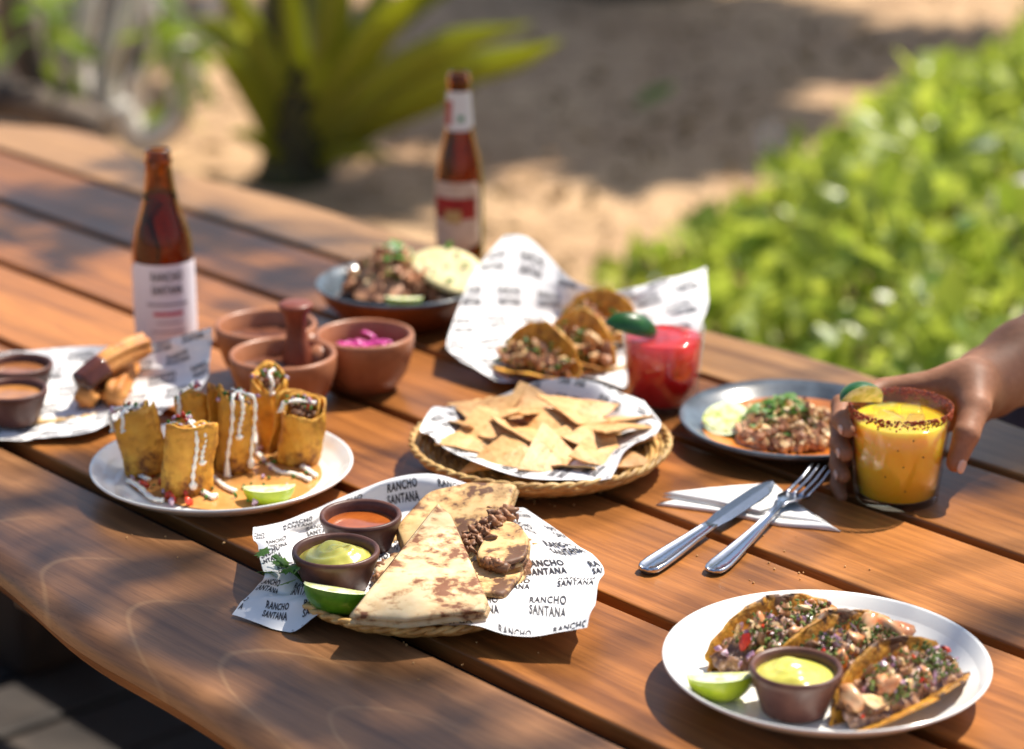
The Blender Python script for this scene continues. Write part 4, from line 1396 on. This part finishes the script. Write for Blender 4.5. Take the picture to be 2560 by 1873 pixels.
CH = [(1209, 1063, .040, 24, -6, 10), (1275, 1037, .046, 30, 8, 190), (1390, 1052, .044, 18, -10, 35), (1537, 1067, .042, 26, 6, 170), (1439, 1024, .048, 34, 4, 60), (1185, 1098, .034, 16, -8, 120),
      (1262, 1130, .036, 34, -4, 350), (1340, 1082, .042, 20, 10, 80), (1398, 1142, .034, 62, 22, 20), (1440, 1166, .026, 40, -14, 200), (1510, 1132, .032, 22, 10, 15), (1385, 1100, .034, 12, 0, 140), (1478, 1088, .040, 16, -12, 100),
      (1220, 1030, .038, 20, 10, 300), (1340, 1015, .040, 40, 0, 10), (1535, 1045, .034, 20, -10, 250), (1175, 1060, .028, 10, 14, 60), (1560, 1085, .026, 14, -10, 30), (1320, 1160, .022, 20, 10, 300), (1290, 1080, .026, 5, 5, 100), (1440, 1070, .026, 0, 8, 220), (1500, 1040, .028, 10, 0, 340), (1400, 1120, .020, 5, 5, 40), (1240, 1100, .020, 6, -4, 10), (1350, 1050, .026, 8, 0, 160), (1470, 1130, .020, 6, 0, 280), (1170, 1085, .030, 12, -6, 200), (1300, 1110, .028, 24, 6, 90)]
for k, (px, py, h, tx, ty, rz) in enumerate(CH):
    if k < 6:
        v, f = chip_protos[k]; o = mesh('tortilla_chip', v, f, M_CHIP, smooth=False); chip_me.append(o.data)
    else:
        o = bpy.data.objects.new('tortilla_chip', chip_me[k % 6]); link(o)
    o.location = tabletop(px, py, h * .85); o.rotation_euler = (R(tx * .45), R(ty), R(rz))
    tag(o, 'golden triangular corn tortilla chip piled in the rattan basket', 'chip', 'tortilla chips in the basket')

# ================================================================== flautas plate
pc = tabletop(555, 1160, .022)
c = tabletop(575, 1180, .008)
v, f = wavy_disc(.096, .0, .0004, 5, 64, 10, .07, .0016)
o = mesh('sauce_pool', v, f, M_BEAN, loc=(c.x + .005, c.y - .002, ZT + .0088)); tag(o, 'tan sauce spread over the white plate under the flautas', 'sauce', kind='stuff')
def flauta(px, py, r, h, lean, seed, label, drz):
    b_ = tabletop(px, py, .0105)
    t = thing('flauta', label, 'flauta', (b_.x, b_.y, ZT + .0095), lean, 'flautas standing on the plate')
    r_ = np.random.RandomState(seed); a0 = r_.uniform(0, 6.28); ph = r_.uniform(0, 6.28, 4)
    turns = 1.55
    def fn(u, v):
        a = a0 + u * turns * 2 * math.pi
        rr = r * (.62 + .38 * u + max(0, u - .82) * 1.3) * (1 + .07 * math.sin(a * 2 + ph[0]) + .06 * math.sin(v * 5 + ph[1] + a)) + .0007 * math.sin(a * 9 + v * 12) + .0005 * math.sin(a * 17 - v * 30)
        top = h * (.97 + .13 * math.sin(a + ph[2]) + .04 * math.sin(3 * a + ph[3]))
        return (rr * math.cos(a), rr * math.sin(a) * .92, v * top)
    v, f = solid_sheet(fn, 60, 14, .0021)
    mesh('tortilla', v, f, M_CORN, t)
    for pn, m, n, s in [('filling', M_MEATD, 26, .0040), ('onion', M_PURP, 6, .0030), ('herb', M_HERB, 12, .0022), ('tomato', M_TOM, 3, .0026)]:
        mb = MB()
        for _ in range(n):
            a, q = rng.uniform(0, 6.28), rng.uniform(0, .62) * r
            z = h * .90 + rng.uniform(0, .008) if pn != 'filling' else h * rng.uniform(.8, .93)
            if pn in ('onion', 'herb'): q = rng.uniform(0, 1.0) * r
            vv, ff = blob((s * rng.uniform(.7, 1.5), s, s * .6), .2, ICO1)
            mb.add(vv, ff, rmat(Vector((q * math.cos(a), q * math.sin(a), z + (.004 if pn != 'filling' else 0)))))
        mb.build(pn, m, t, kind='stuff')
    mb = MB()
    for ang, length in drz:
        a = R(ang)
        P = [(r * .5 * math.cos(a + 2.6), r * .5 * math.sin(a + 2.6), h + .002), (r * .3 * math.cos(a), r * .3 * math.sin(a), h + .0035), (r * .95 * math.cos(a), r * .95 * math.sin(a), h + .002)]
        for k in range(1, 7):
            u = k / 6
            P.append((r * 1.04 * math.cos(a + .06 * math.sin(k)), r * 1.0 * math.sin(a + .06 * math.sin(k)), h - length * h * u))
        P = spline(P, 30)
        mb.add(*tube(P, [.0011 + .0014 * math.sin(i * .9 + length * 9) ** 2 + (.0016 if i > 27 else 0) for i in range(31)], 8))
    if drz: mb.build('cream_drizzle', M_CREMA, t)
    return t
flauta(360, 1176, .0205, .060, (R(-4), R(-8), 0), 1, 'short rolled flauta standing next to the churro paper', [(-110, .25), (-175, .3)])
flauta(462, 1220, .0212, .066, (R(4), R(5), 0), 2, 'rolled flauta with cream running down beside the red tomato pieces', [(-62, .85), (-40, .5)])
flauta(512, 1152, .0190, .068, (R(0), R(-9), 0), 3, 'rolled flauta squeezed between two others with hardly any cream', [(-120, .2)])
flauta(580, 1172, .0205, .073, (R(-3), R(5), 0), 4, 'tall rolled flauta with long cream streaks down to the sauce', [(-95, 1.0), (-70, .5), (-30, .9)])
flauta(692, 1107, .0180, .070, (R(0), R(-4), 0), 5, 'narrow rolled flauta standing closest to the terracotta bowls', [(-80, .2)])
flauta(742, 1152, .0218, .060, (R(3), R(8), 0), 6, 'wide rolled flauta behind the pale lime wedge', [(-150, .12)])
lime('pale lime wedge lying in the tan sauce in front of the flautas', tabletop(672, 1213, .022), .048, .021, R(95), (R(-46), R(0), R(6)), M_RINDL)
mb = MB()
for pts in [[(320, 1200), (345, 1215), (380, 1245), (410, 1250)], [(345, 1185), (372, 1200)], [(530, 1190), (560, 1215), (588, 1228)], [(500, 1225), (535, 1245)], [(670, 1160), (700, 1180), (735, 1185), (775, 1200)], [(755, 1165), (790, 1190)], [(515, 1240), (545, 1238)], [(640, 1130), (660, 1150)]]:
    P = spline([tabletop(x, y, .0122) - c for x, y in pts], 14)
    mb.add(*tube(P, [.0022 + .0012 * math.sin(i * 1.3) ** 2 for i in range(15)], 8, flat=.7))
o = mb.build('cream_trails', M_CREMA, loc=tuple(c)); o.location.z = c.z; tag(o, 'white cream trails drizzled across the tan sauce', 'cream', kind='stuff')
for pn, lab, cat, m, n, s in [('onion_bits', 'purple onion bits scattered around the flautas', 'onion', M_PURP, 22, .003), ('tomato_bits', 'red tomato pieces at the foot of the flautas', 'tomato', M_TOM, 12, .0042), ('herb_bits', 'green herb shreds scattered over the tan sauce', 'herb', M_HERB, 60, .002)]:
    mb = MB()
    for _ in range(n):
        a, u = rng.uniform(0, 6.28), rng.uniform(.15, 1) ** .6 * .082
        if pn == 'tomato_bits': a, u = rng.uniform(2.9, 4.6), rng.uniform(.03, .075)
        vv, ff = blob((s * rng.uniform(.8, 2), s, s * .6), .2, ICO1)
        mb.add(vv, ff, rmat(Vector((u * math.cos(a), u * math.sin(a), .003))))
    o = mb.build(pn, m, loc=(pc.x, pc.y, ZT + .0092)); tag(o, lab, cat, kind='stuff')

# ================================================================== prawn tacos on the large white plate
comps = [('filling', M_MEATD, 16, .0045, -.001), ('prawn', M_PRAWN, 6, .0078, -.002), ('onion', M_PURP, 26, .0032, -.0005), ('herb', M_HERBD, 330, .0013, .0016), ('tomato', M_TOM, 5, .0030, .0), ('melted_cheese', M_ONION, 10, .0045, -.001)]
M_BAKE = mat('baked cheese and onion filling', lin(168, 124, 86), lin(98, 66, 54), 130, .34, coat=.4, contrast=(.42, .58), c3=lin(206, 172, 156), bump=.5, bscale=420)
TLAB = ['folded prawn and herb taco leaning behind the lime wedge on the large white plate', 'folded prawn and herb taco lying between two other prawn tacos', 'folded prawn and herb taco on the side of the plate away from the lime wedge']
for k, (a, b_, tilt, Rd) in enumerate([((1745, 1630), (2150, 1520), 22, .066), ((1905, 1668), (2310, 1572), 20, .066), ((2070, 1755), (2410, 1620), 24, .064)]):
    A, Bq = tabletop(*a, .03), tabletop(*b_, .03)
    m = (A + Bq) / 2
    t = taco('prawn_taco', TLAB[k], (m.x, m.y, ZT + .010), (R(tilt), R(-5), heading(A, Bq)), Rd, M_CORND, comps, .012, R(52), 'prawn tacos on the white plate', seed=k + 3, fill_h=.86, Rb=.70, bed=M_BAKE)
c = tabletop(1990, 1664, .045)
cup = clay_cup('brown clay cup of avocado cream on the large white plate', c, .0345, .036, M_GUAC, 'filling', 0, .78, 0, 8)
v, f = dollop(.029, .028, .008, 31); mesh('dollop', v, f, M_GUAC, cup)
lime('bright lime wedge beside the cup on the large white plate', tabletop(1802, 1682, .028), .052, .0225, R(110), (R(-42), R(-6), R(-8)), M_RINDL)

# ================================================================== chopped meat plate on the right
pc2 = tabletop(1985, 1050, .020)
hc = tabletop(1972, 1075, .012)
hp = heap('meat_heap', 'chopped meat heap with coriander on the orange glazed plate', 'meat', hc, .058, .022, [('meat', M_MEAT, 200, .0056, .7, .003, 1.0), ('onion', M_ONION, 190, .0052, .8, .004, 1.0)], ZT + .010, .95, 4)
herb_bits('herb', hp, (-.004, .004, .004), .042, .024, 150, .010)
lime('cut lime half with pale face up on the blue-grey plate', tabletop(1815, 1045, .022), .046, .0225, R(178), (R(28), R(-4), R(-12)), M_RIND, 'lime_half')

# ================================================================== carnitas plate at the back
hc = tabletop(985, 705, .030)
hp = heap('meat_heap', 'brown shredded meat heap on the deep plate by the longneck bottle', 'meat', hc, .055, .038, [('meat', M_MEAT, 110, .008, .55, .004, 1.0), ('onion', M_ONION, 26, .005, .8, .005, .9)], ZT + .024, .9, 6)
herb_bits('herb', hp, (0, .0, .006), .034, .040, 44, .014, m=M_CIL)
M_AVO = mat('pale yellow soft tortilla', lin(232, 218, 170), lin(218, 202, 146), 30, .5, sss=.15, bump=.2, bscale=90)
c = tabletop(1108, 690, .044)
t = thing('soft_tortilla', 'pale yellow folded tortilla tucked beside the meat heap on the deep plate', 'tortilla', tuple(c), (R(24), R(14), R(-30)))
for k in range(2):
    out = [((.050 - .002 * k) * math.cos(a), .046 * math.sin(a) if math.sin(a) > 0 else .018 * math.sin(a)) for a in np.linspace(0, 6.283, 41)[:-1]]
    v, f = pillow(out, .0035, 8, 5, .0005, k); o = mesh('fold', v, f, M_AVO, t); o.location = (0, -.004 * k, .0034 * k); o.rotation_euler = (0, 0, R(-6 * k))
herb_bits('herb', t, (.0, .012, .008), .030, .0, 7, .008)
lime('small lime wedge on the rim of the deep plate', tabletop(1010, 742, .050), .042, .017, R(100), (R(-46), 0, R(-4)), M_RINDL)

# ================================================================== three tacos in the standing paper
comps = [('filling', M_MEAT, 46, .006, 0), ('onion', M_ONION, 40, .0042, .003), ('herb', M_HERB, 46, .0028, .005)]
TL2 = ['small corn taco in the standing paper with its open end towards the chip basket', 'small corn taco wedged between the two others in the standing paper', 'small corn taco against the raised back of the standing paper']
for k, (a, b_, Rd, tilt) in enumerate([((1255, 868), (1440, 905), .048, 34), ((1345, 825), (1545, 885), .050, 30), ((1395, 785), (1595, 820), .050, 26)]):
    A, Bq = tabletop(*a, .03), tabletop(*b_, .03); m = (A + Bq) / 2
    taco('small_taco', TL2[k], (m.x, m.y, ZT + .014), (R(tilt), 0, heading(A, Bq)), Rd, M_CORN, comps, .012, R(50), 'tacos in the standing paper', seed=k + 11, fill_h=.66, Rb=1.0)

# ================================================================== churros and dipping cups
def churro(label, a, b_, r, choc):
    A, Bq = tabletop(*a), tabletop(*b_)
    t = thing('churro', label, 'churro', tuple(A))
    n = 26
    P = [(Bq - A) * (i / n) + Vector((0, 0, .006 * math.sin(math.pi * i / n))) for i in range(n + 1)]
    def star(Pl, rr, seg=30, lo=0, grow=0):
        v, f = [], []
        for i, p in enumerate(Pl):
            d = (Pl[min(i + 1, len(Pl) - 1)] - Pl[max(i - 1, 0)]).normalized()
            x = d.cross(Vector((0, 0, 1))).normalized(); y = x.cross(d)
            u = i / (len(Pl) - 1)
            cap = min(1, (u / .06 + .3)) * min(1, ((1 - u) / .06 + .3))
            for k in range(seg):
                ang = 2 * math.pi * k / seg
                q = rr * cap * (1 + (.13 if not grow else .07) * math.cos(6 * ang + i * .10)) + grow
                v.append(p + x * (q * math.cos(ang)) + y * (q * math.sin(ang)))
        for i in range(len(Pl) - 1):
            for k in range(seg):
                l = (k + 1) % seg
                f.append((i * seg + k, i * seg + l, (i + 1) * seg + l, (i + 1) * seg + k))
        f.append(tuple(range(seg))[::-1]); f.append(tuple(range((len(Pl) - 1) * seg, len(Pl) * seg)))
        return v, f
    v, f = star(P, r)
    mesh('dough', v, f, mat('fried churro dough', lin(206, 142, 72), lin(176, 108, 50), 60, .5, bump=.5, bscale=260), t)
    if choc:
        v, f = star(P[:11], r, grow=.0012)
        mesh('chocolate', v, f, mat('melted chocolate', lin(92, 46, 28), lin(70, 34, 22), 40, .2, coat=.4), t)
churro('sugared churro with its lower end dipped in chocolate lying on top', (198, 968, .034), (368, 860, .058), .0125, True)
churro('plain golden churro lying on the paper under the chocolate one', (282, 1000, .022), (345, 880, .026), .0125, False)
churro('short plain churro piece on the paper beside the dipping cups', (212, 1003, .022), (262, 930, .022), .0115, False)
clay_cup('brown clay cup of caramel sauce standing behind another cup by the churros', tabletop(46, 908, .046), .0345, .034, M_SALSAD, 'sauce', .0002, .76, 0, 3)
clay_cup('brown clay cup of light brown sauce at the front by the churros', tabletop(30, 970, .044), .0345, .034, mat('light brown sauce', lin(178, 120, 66), lin(160, 104, 54), 40, .14, coat=.5), 'sauce', .0002, .80, 0, 6)

# ================================================================== drinks
def tumbler(name, label, c, r0, r1, h, drink, level, parts):
    t = thing(name, label, 'drink', (c.x, c.y, ZT))
    w = .0020
    v, f = lathe([(0, .0), (r0 * .9, 0), (r0, .002), (r0 + (r1 - r0) * .5, h * .5), (r1, h - .001), (r1 - w / 2, h), (r1 - w, h - .001), (r0 + (r1 - r0) * .5 - w, h * .5), (r0 - w, .008), (r0 * .85, .0065), (0, .0065)], 72)
    mesh('glass', v, f, M_GLASS, t)
    k = level
    rl = r0 + (r1 - r0) * k - w * 1.15
    v, f = lathe([(0, .0068), (r0 * .84, .0068), (r0 - w * 1.3, .0085), (r0 + (r1 - r0) * .5 - w * 1.2, h * .5), (rl, h * k - .001), (rl - .002, h * k), (rl * .5, h * k - .0006), (0, h * k - .0008)], 72)
    mesh('juice', v, f, drink, t)
    mb = MB()
    for a, q, s in parts:
        vv, ff = box(s, s, s * .8, -s * .3, s * .14)
        mb = MB().add(vv, ff, rmat(Vector((q * math.cos(a), q * math.sin(a), h * k - .001)), 1.0, Euler((rng.uniform(-.4, .4), rng.uniform(-.4, .4), rng.uniform(0, 3)))))
        mb.build('ice_cube', M_ICE, t)
    return t
M_ICE = thin_glass('ice', (.93, .93, .93, 1), 1.35)
M_JUICE = mat('cloudy orange juice', lin(254, 206, 60), lin(250, 194, 46), 18, .12, sss=1.0, coat=.3)
for _m in (M_JUICE,):
    _b = [q for q in _m.node_tree.nodes if q.type == 'BSDF_PRINCIPLED'][0]; _b.inputs['Subsurface Radius'].default_value = (1, .55, .12); _b.inputs['Subsurface Scale'].default_value = .03
M_REDJ = mat('red hibiscus drink', lin(236, 62, 54), lin(214, 32, 36), 22, .08, sss=1.0, coat=.4)
_b = [q for q in M_REDJ.node_tree.nodes if q.type == 'BSDF_PRINCIPLED'][0]; _b.inputs['Subsurface Radius'].default_value = (1, .12, .12); _b.inputs['Subsurface Scale'].default_value = .03
red_c = tabletop(1655, 1012)
rg = tumbler('red_drink', 'tumbler of red iced drink with a dark green lime wedge on its rim', red_c, .0365, .0420, .086, M_REDJ, .86, [(.3, .012, .018), (2.4, .016, .016), (4.3, .014, .017)])
p = tabletop(1580, 842, .082)
lime('dark green lime wedge perched on the rim of the red drink', (red_c.x - .034, red_c.y - .010, ZT + .084), .056, .0185, R(85), (R(-128), R(18), R(14)), M_RINDD)
oc = tabletop(2240, 1245)
og = tumbler('orange_drink', 'tumbler of orange iced drink with a chili salt rim held in a hand', oc, .0380, .0462, .091, M_JUICE, .86, [(.5, .014, .019), (2.2, .018, .018), (3.9, .016, .019), (5.3, .02, .016)])
mb = MB()
for _ in range(1100):
    a = rng.uniform(0, 6.283); z = .091 - abs(rng.gauss(0, .0042)); s = rng.uniform(.0005, .0013)
    r = .0380 + (.0462 - .0380) * z / .091 + .0003
    mb.add(*blob(s, .2, ICO1), M=rmat(Vector((r * math.cos(a), r * math.sin(a), z))))
mb.build('chili_salt', mat('red chili salt', lin(176, 84, 44), lin(140, 60, 30), 300, .7, island=.5), og, kind='stuff')
mb = MB()
for a, z in [(-1.75, .062), (-1.62, .046), (-1.55, .022), (-1.2, .055), (-2.0, .035), (-1.45, .072)]:
    r = .0380 + (.0462 - .0380) * z / .091 + .0001
    mb.add(*blob(.0009, .2, ICO1), M=rmat(Vector((r * math.cos(a), r * math.sin(a), z))))
mb.build('chili_speck', mat('dark chili speck', lin(90, 44, 20), rough=.7), og, kind='stuff')
lime('lime slice hooked over the chili rim of the orange drink', (oc.x - .036, oc.y + .002, ZT + .0925), .046, .019, R(75), (R(165), R(10), R(28)), M_RINDD)

# ================================================================== napkin, knife and fork
def slab(poly, h, th, wav=.0012, seed=0):
    W_ = [tabletop(x, y, h) for x, y in poly]
    cen = sum(W_, Vector()) / len(W_)
    out = dense([((w - cen).x, (w - cen).y) for w in W_], 8, .05)
    v, f = pillow(out, th, 8, 6, wav * .4, seed)
    return v, f, cen
root = None
for k, (poly, h, th) in enumerate([([(1637, 1262), (1720, 1236), (1935, 1218), (2105, 1330), (2030, 1322), (1950, 1316), (1800, 1284)], .001, .0032), ([(1650, 1242), (1930, 1212), (2070, 1312), (1960, 1296), (1800, 1268)], .0044, .0026), ([(1652, 1234), (1936, 1208), (1990, 1255), (1900, 1282), (1780, 1256)], .0072, .0024)]):
    v, f, cen = slab(poly, h, th, seed=k)
    if root is None:
        root = thing('napkin', 'folded white paper napkin under the knife and fork', 'napkin', (cen.x, cen.y, ZT)); r0_ = Vector((cen.x, cen.y, ZT))
    o = mesh('folded_layer', v, f, M_NAPKIN, root); o.location = (cen.x - r0_.x, cen.y - r0_.y, h)
def strip_solid(sec, th_fn, z_fn, prof):
    """cutlery piece: sec = [(x, half width)]"""
    v, f = [], []
    n = len(prof)
    for x, w in sec:
        for (py_, pz) in prof: v.append((x, py_ * w, z_fn(x) + pz * th_fn(x)))
    for i in range(len(sec) - 1):
        for k in range(n):
            l = (k + 1) % n
            f.append((i * n + k, i * n + l, (i + 1) * n + l, (i + 1) * n + k))
    f.append(tuple(range(n))[::-1]); f.append(tuple(range((len(sec) - 1) * n, len(sec) * n)))
    return v, f
HP = [(-1, .2), (-.93, .75), (-.80, .80), (-.72, .55), (0, .62), (.72, .55), (.80, .80), (.93, .75), (1, .2), (.9, -.5), (0, -.7), (-.9, -.5)]
A, Bq = tabletop(1612, 1428, .004), tabletop(1932, 1206, .0125)
L = (Bq - A).length; pit = -math.asin((Bq.z - A.z) / L)
kn = thing('table_knife', 'steel table knife with its blade resting on the napkin', 'knife', tuple(A), (0, pit, heading(A, Bq)))
hl = L * .50
sec = [(0, .004), (.003, .0085), (.008, .0105), (.02, .0110), (.045, .0100), (hl * .7, .0078), (hl * .92, .0068), (hl, .0064)]
v, f = strip_solid(sec, lambda x: .0042 - .0012 * x / hl, lambda x: 0.0, HP); mesh('handle', v, f, M_STEEL, kn)
sec = [(hl - .004, .0062), (hl + .006, .0072), (hl + .02, .0092), (hl + (L - hl) * .5, .0100), (hl + (L - hl) * .8, .0095), (L - .012, .0072), (L - .004, .0042), (L, .0012)]
v, f = strip_solid(sec, lambda x: .0011, lambda x: 0.0, [(-1, 0), (0, 1), (1, 1), (1, -1), (0, -1)]); o = mesh('blade', v, f, M_STEEL, kn, smooth=False)
A, Bq = tabletop(1778, 1430, .004), tabletop(2055, 1172, .016)
L = (Bq - A).length
fk = thing('table_fork', 'steel table fork with its four tines up on the napkin', 'fork', tuple(A), (0, 0, heading(A, Bq)))
hl = L * .60
zf = lambda x: float(np.interp(x, [0, .03, hl * .8, hl, hl * 1.12, hl * 1.25, L * .9, L], [0, 0, .005, .011, .010, .006, .009, .015]))
sec = [(0, .003), (.003, .0075), (.009, .0098), (.02, .0104), (.04, .0094), (hl * .6, .0060), (hl * .85, .0040), (hl, .0036)]
v, f = strip_solid(sec, lambda x: .0030, zf, HP); mesh('handle', v, f, M_STEEL, fk)
h2 = hl + (L - hl) * .42
sec = [(hl - .003, .0035), (hl + .006, .0050), (hl + .014, .0095), (hl + .022, .0120), (h2, .0128)]
v, f = strip_solid(sec, lambda x: .0014, zf, [(-1, .8), (-.5, .2), (0, 0), (.5, .2), (1, .8), (1, -.6), (.5, -1), (0, -1.2), (-.5, -1), (-1, -.6)]); mesh('head', v, f, M_STEEL, fk)
for k in range(4):
    y = (k - 1.5) * .0070
    P = [(x, y * (1 - .06 * i / 8), zf(x)) for i, x in enumerate(np.linspace(h2 - .004, L, 9))]
    v, f = tube(P, [.0020, .0021, .0020, .0019, .0018, .0017, .0015, .0013, .0008], 8, flat=.7); mesh('tine', v, f, M_STEEL, fk)

# ================================================================== the person's arm
N = NT('brown skin')
b = N.n('BsdfPrincipled'); N.l(b.outputs[0], N.out.inputs[0]); co = N.obj()
cs = N.ramp(N.noise(co, 14, 4), [(.35, lin(138, 94, 68)), (.65, lin(166, 118, 90))])
cs = N.mix(.5, cs, N.ramp(N.noise(co, 160, 4), [(.35, (.8, .76, .74, 1)), (.6, (1.04, 1.04, 1.04, 1))]), 'MULTIPLY')
N.l(cs, b.inputs['Base Color']); N.set(b, Roughness=.55); b.inputs['Specular IOR Level'].default_value = .3
b.inputs['Subsurface Weight'].default_value = .18; b.inputs['Subsurface Radius'].default_value = (1, .35, .2); b.inputs['Subsurface Scale'].default_value = .006
N.l(N.bump(N.noise(co, 420, 3), .25, .0008), b.inputs['Normal'])
M_SKIN = N.m
def pol(phi, r, z): return np.array((r * math.cos(R(phi)), r * math.sin(R(phi)), z))
caps = []
G = []
zk = [.083, .063, .044, .027]
wr = [np.array((.070, .060, .092)), np.array((.074, .064, .083)), np.array((.076, .066, .074)), np.array((.074, .064, .066))]
for i in range(4):
    kn_ = pol(96 + (0, 1, 3, 6)[i], .064 - .001 * i, zk[i])
    pip = pol(146, .0595, zk[i] - .004)
    dip = pol(176 - 2 * i, .0535, zk[i] - .009 - .003 * i)
    tip = pol(196 - 4 * i, .0508, zk[i] - .012 - .004 * i)
    rr = (.0094, .0097, .0092, .0080)[i]
    caps += [('p', wr[i], kn_, .016, rr * 1.18), ('f%d' % i, kn_, pip, rr * 1.12, rr), ('f%d' % i, pip, dip, rr, rr * .92), ('f%d' % i, dip, tip, rr * .9, rr * .78)]
tb_ = [np.array((.074, .050, .090)), np.array((.070, .016, .083)), np.array((.059, -.010, .066)), np.array((.0490, -.0195, .042))]
caps += [('t', tb_[0], tb_[1], .020, .0155), ('t', tb_[1], tb_[2], .0145, .0118), ('t', tb_[2], tb_[3], .0118, .0092)]
wl = lambda px, py, Y: np.array(at_depth(px, py, Y) - Vector((oc.x, oc.y, ZT)))
fa = [np.array((.072, .062, .082)), wl(2466, 958, oc.y + .105), wl(2560, 905, oc.y + .145), wl(2690, 830, oc.y + .205), wl(2840, 755, oc.y + .27)]
fr = [.027, .0325, .0395, .044, .044]
for i in range(4): caps.append(('a', fa[i], fa[i + 1], fr[i], fr[i + 1]))
h_ = .0026
lo = np.array((-.075, -.04, -.012)); hi = np.maximum(fa[-1] + .06, (.1, .12, .14))
dims = np.ceil((hi - lo) / h_).astype(int)
gx_, gy_, gz_ = [lo[k] + h_ * np.arange(dims[k]) for k in range(3)]
PP = np.stack(np.meshgrid(gx_, gy_, gz_, indexing='ij'), -1)
D = {}
for kname, a, b2, ra, rb in caps:
    d = sdf_cone(PP, a, b2, ra, rb)
    D[kname] = d if kname not in D else smin(D[kname], d, .010 if kname in 'pa' else .0035)
S_ = smin(D['a'], D['p'], .022)
S_ = smin(S_, D['t'], .014)
for i in range(4): S_ = smin(S_, D['f%d' % i], .0035)
# keep the palm and fingers just touching the glass
rg_ = .0380 + (.0462 - .0380) * np.clip(PP[..., 2] / .091, 0, 1.02)
cyl = np.maximum(np.hypot(PP[..., 0], PP[..., 1]) - (rg_ + .0002), PP[..., 2] - .0925)
S_ = np.maximum(S_, -cyl)
V, Fq = surface_nets(S_, lo, h_)
person = mesh('person', V, Fq, M_SKIN, loc=(oc.x, oc.y, ZT))
sm = person.modifiers.new('smooth', 'SMOOTH'); sm.factor = .5; sm.iterations = 4
tag(person, 'person in a dark shirt reaching in to hold the orange drink', 'person')
# fingernails
M_NAIL = mat('fingernail', lin(216, 172, 150), rough=.25, coat=.3)
def nail(p, d, n, L, W):
    d = Vector(d).normalized(); n = Vector(n); n = (n - d * n.dot(d)).normalized(); s = n.cross(d)
    v, f = pillow([(L * .5 * math.copysign(abs(math.cos(a)) ** .7, math.cos(a)), W * .5 * math.copysign(abs(math.sin(a)) ** .7, math.sin(a))) for a in np.linspace(0, 6.283, 21)[:-1]], .0012, 5, 1.5, 0, 1)
    Mx = Matrix((tuple(d) , tuple(s), tuple(n))).transposed().to_4x4(); Mx.translation = Vector(p)
    mesh('fingernail', [Mx @ Vector((x, y, z - .35 * y * y / W)) for x, y, z in v], f, M_NAIL, person)
dthumb = tb_[3] - tb_[2]
nail(tb_[3] + np.array((.0048, -.0068, -.001)) , dthumb, (.62, -.75, .0), .014, .012)
for i in (0, 1, 2):
    tipp = pol(196 - 4 * i, .0508, zk[i] - .012 - .004 * i); dp = pol(176 - 2 * i, .0535, zk[i] - .009 - .003 * i)
    dd = tipp - dp; nn_ = np.array((tipp[0], tipp[1], 0)); nn_ /= np.linalg.norm(nn_)
    nail(tipp + nn_ * .0068 - dd * .12, dd, nn_, .010, .009)
# shirt: sleeve and trunk of the seated person, beyond the table edge
base = Vector((oc.x, oc.y, ZT))
elb = fa[4]; sho = np.array(Vector((1.06, 2.84, 1.18)) - base)
lo = np.array((.15, .05, -.40)); hi = np.array((1.25, 1.25, .62)); h2_ = .013
dims = np.ceil((hi - lo) / h2_).astype(int)
PP = np.stack(np.meshgrid(*[lo[k] + h2_ * np.arange(dims[k]) for k in range(3)], indexing='ij'), -1)
slv = sdf_cone(PP, wl(2720, 800, oc.y + .235), elb, .056, .062)
slv = smin(slv, sdf_cone(PP, elb, sho, .064, .080), .03)
tr = np.array(Vector((.775, 2.98, .85)) - base)
trunk = sdf_cone(PP, np.array(Vector((1.14, 3.00, 1.12)) - base), np.array(Vector((.72, 2.92, .45)) - base), .165, .165)
slv = smin(slv, trunk, .06)
slv = slv + .006 * np.sin(PP[..., 0] * 40 + PP[..., 2] * 55) * np.sin(PP[..., 1] * 38 - PP[..., 2] * 20)
V, Fq = surface_nets(slv, lo, h2_)
mesh('shirt', V, Fq, mat('dark plum shirt cloth', lin(58, 46, 52), lin(44, 34, 40), 60, .85), person)

# crumbs dropped on the planks
mb = MB()
c0 = tabletop(1300, 1300)
for cx, cy, sp, n in [(1351, 1230, 90, 16), (1100, 1600, 120, 12), (1700, 1420, 120, 8), (500, 1320, 140, 12), (1450, 1000, 60, 8), (2000, 1440, 160, 10)]:
    for _ in range(n):
        p = tabletop(cx + rng.gauss(0, sp), cy + rng.gauss(0, sp * .35), .0006)
        mb.add(*blob(rng.uniform(.0005, .0012), .3, ICO1), M=rmat(p - c0))
o = mb.build('table_crumbs', M_CHIP, loc=tuple(c0)); tag(o, 'tiny pale crumbs scattered on the table planks', 'crumbs', kind='stuff')
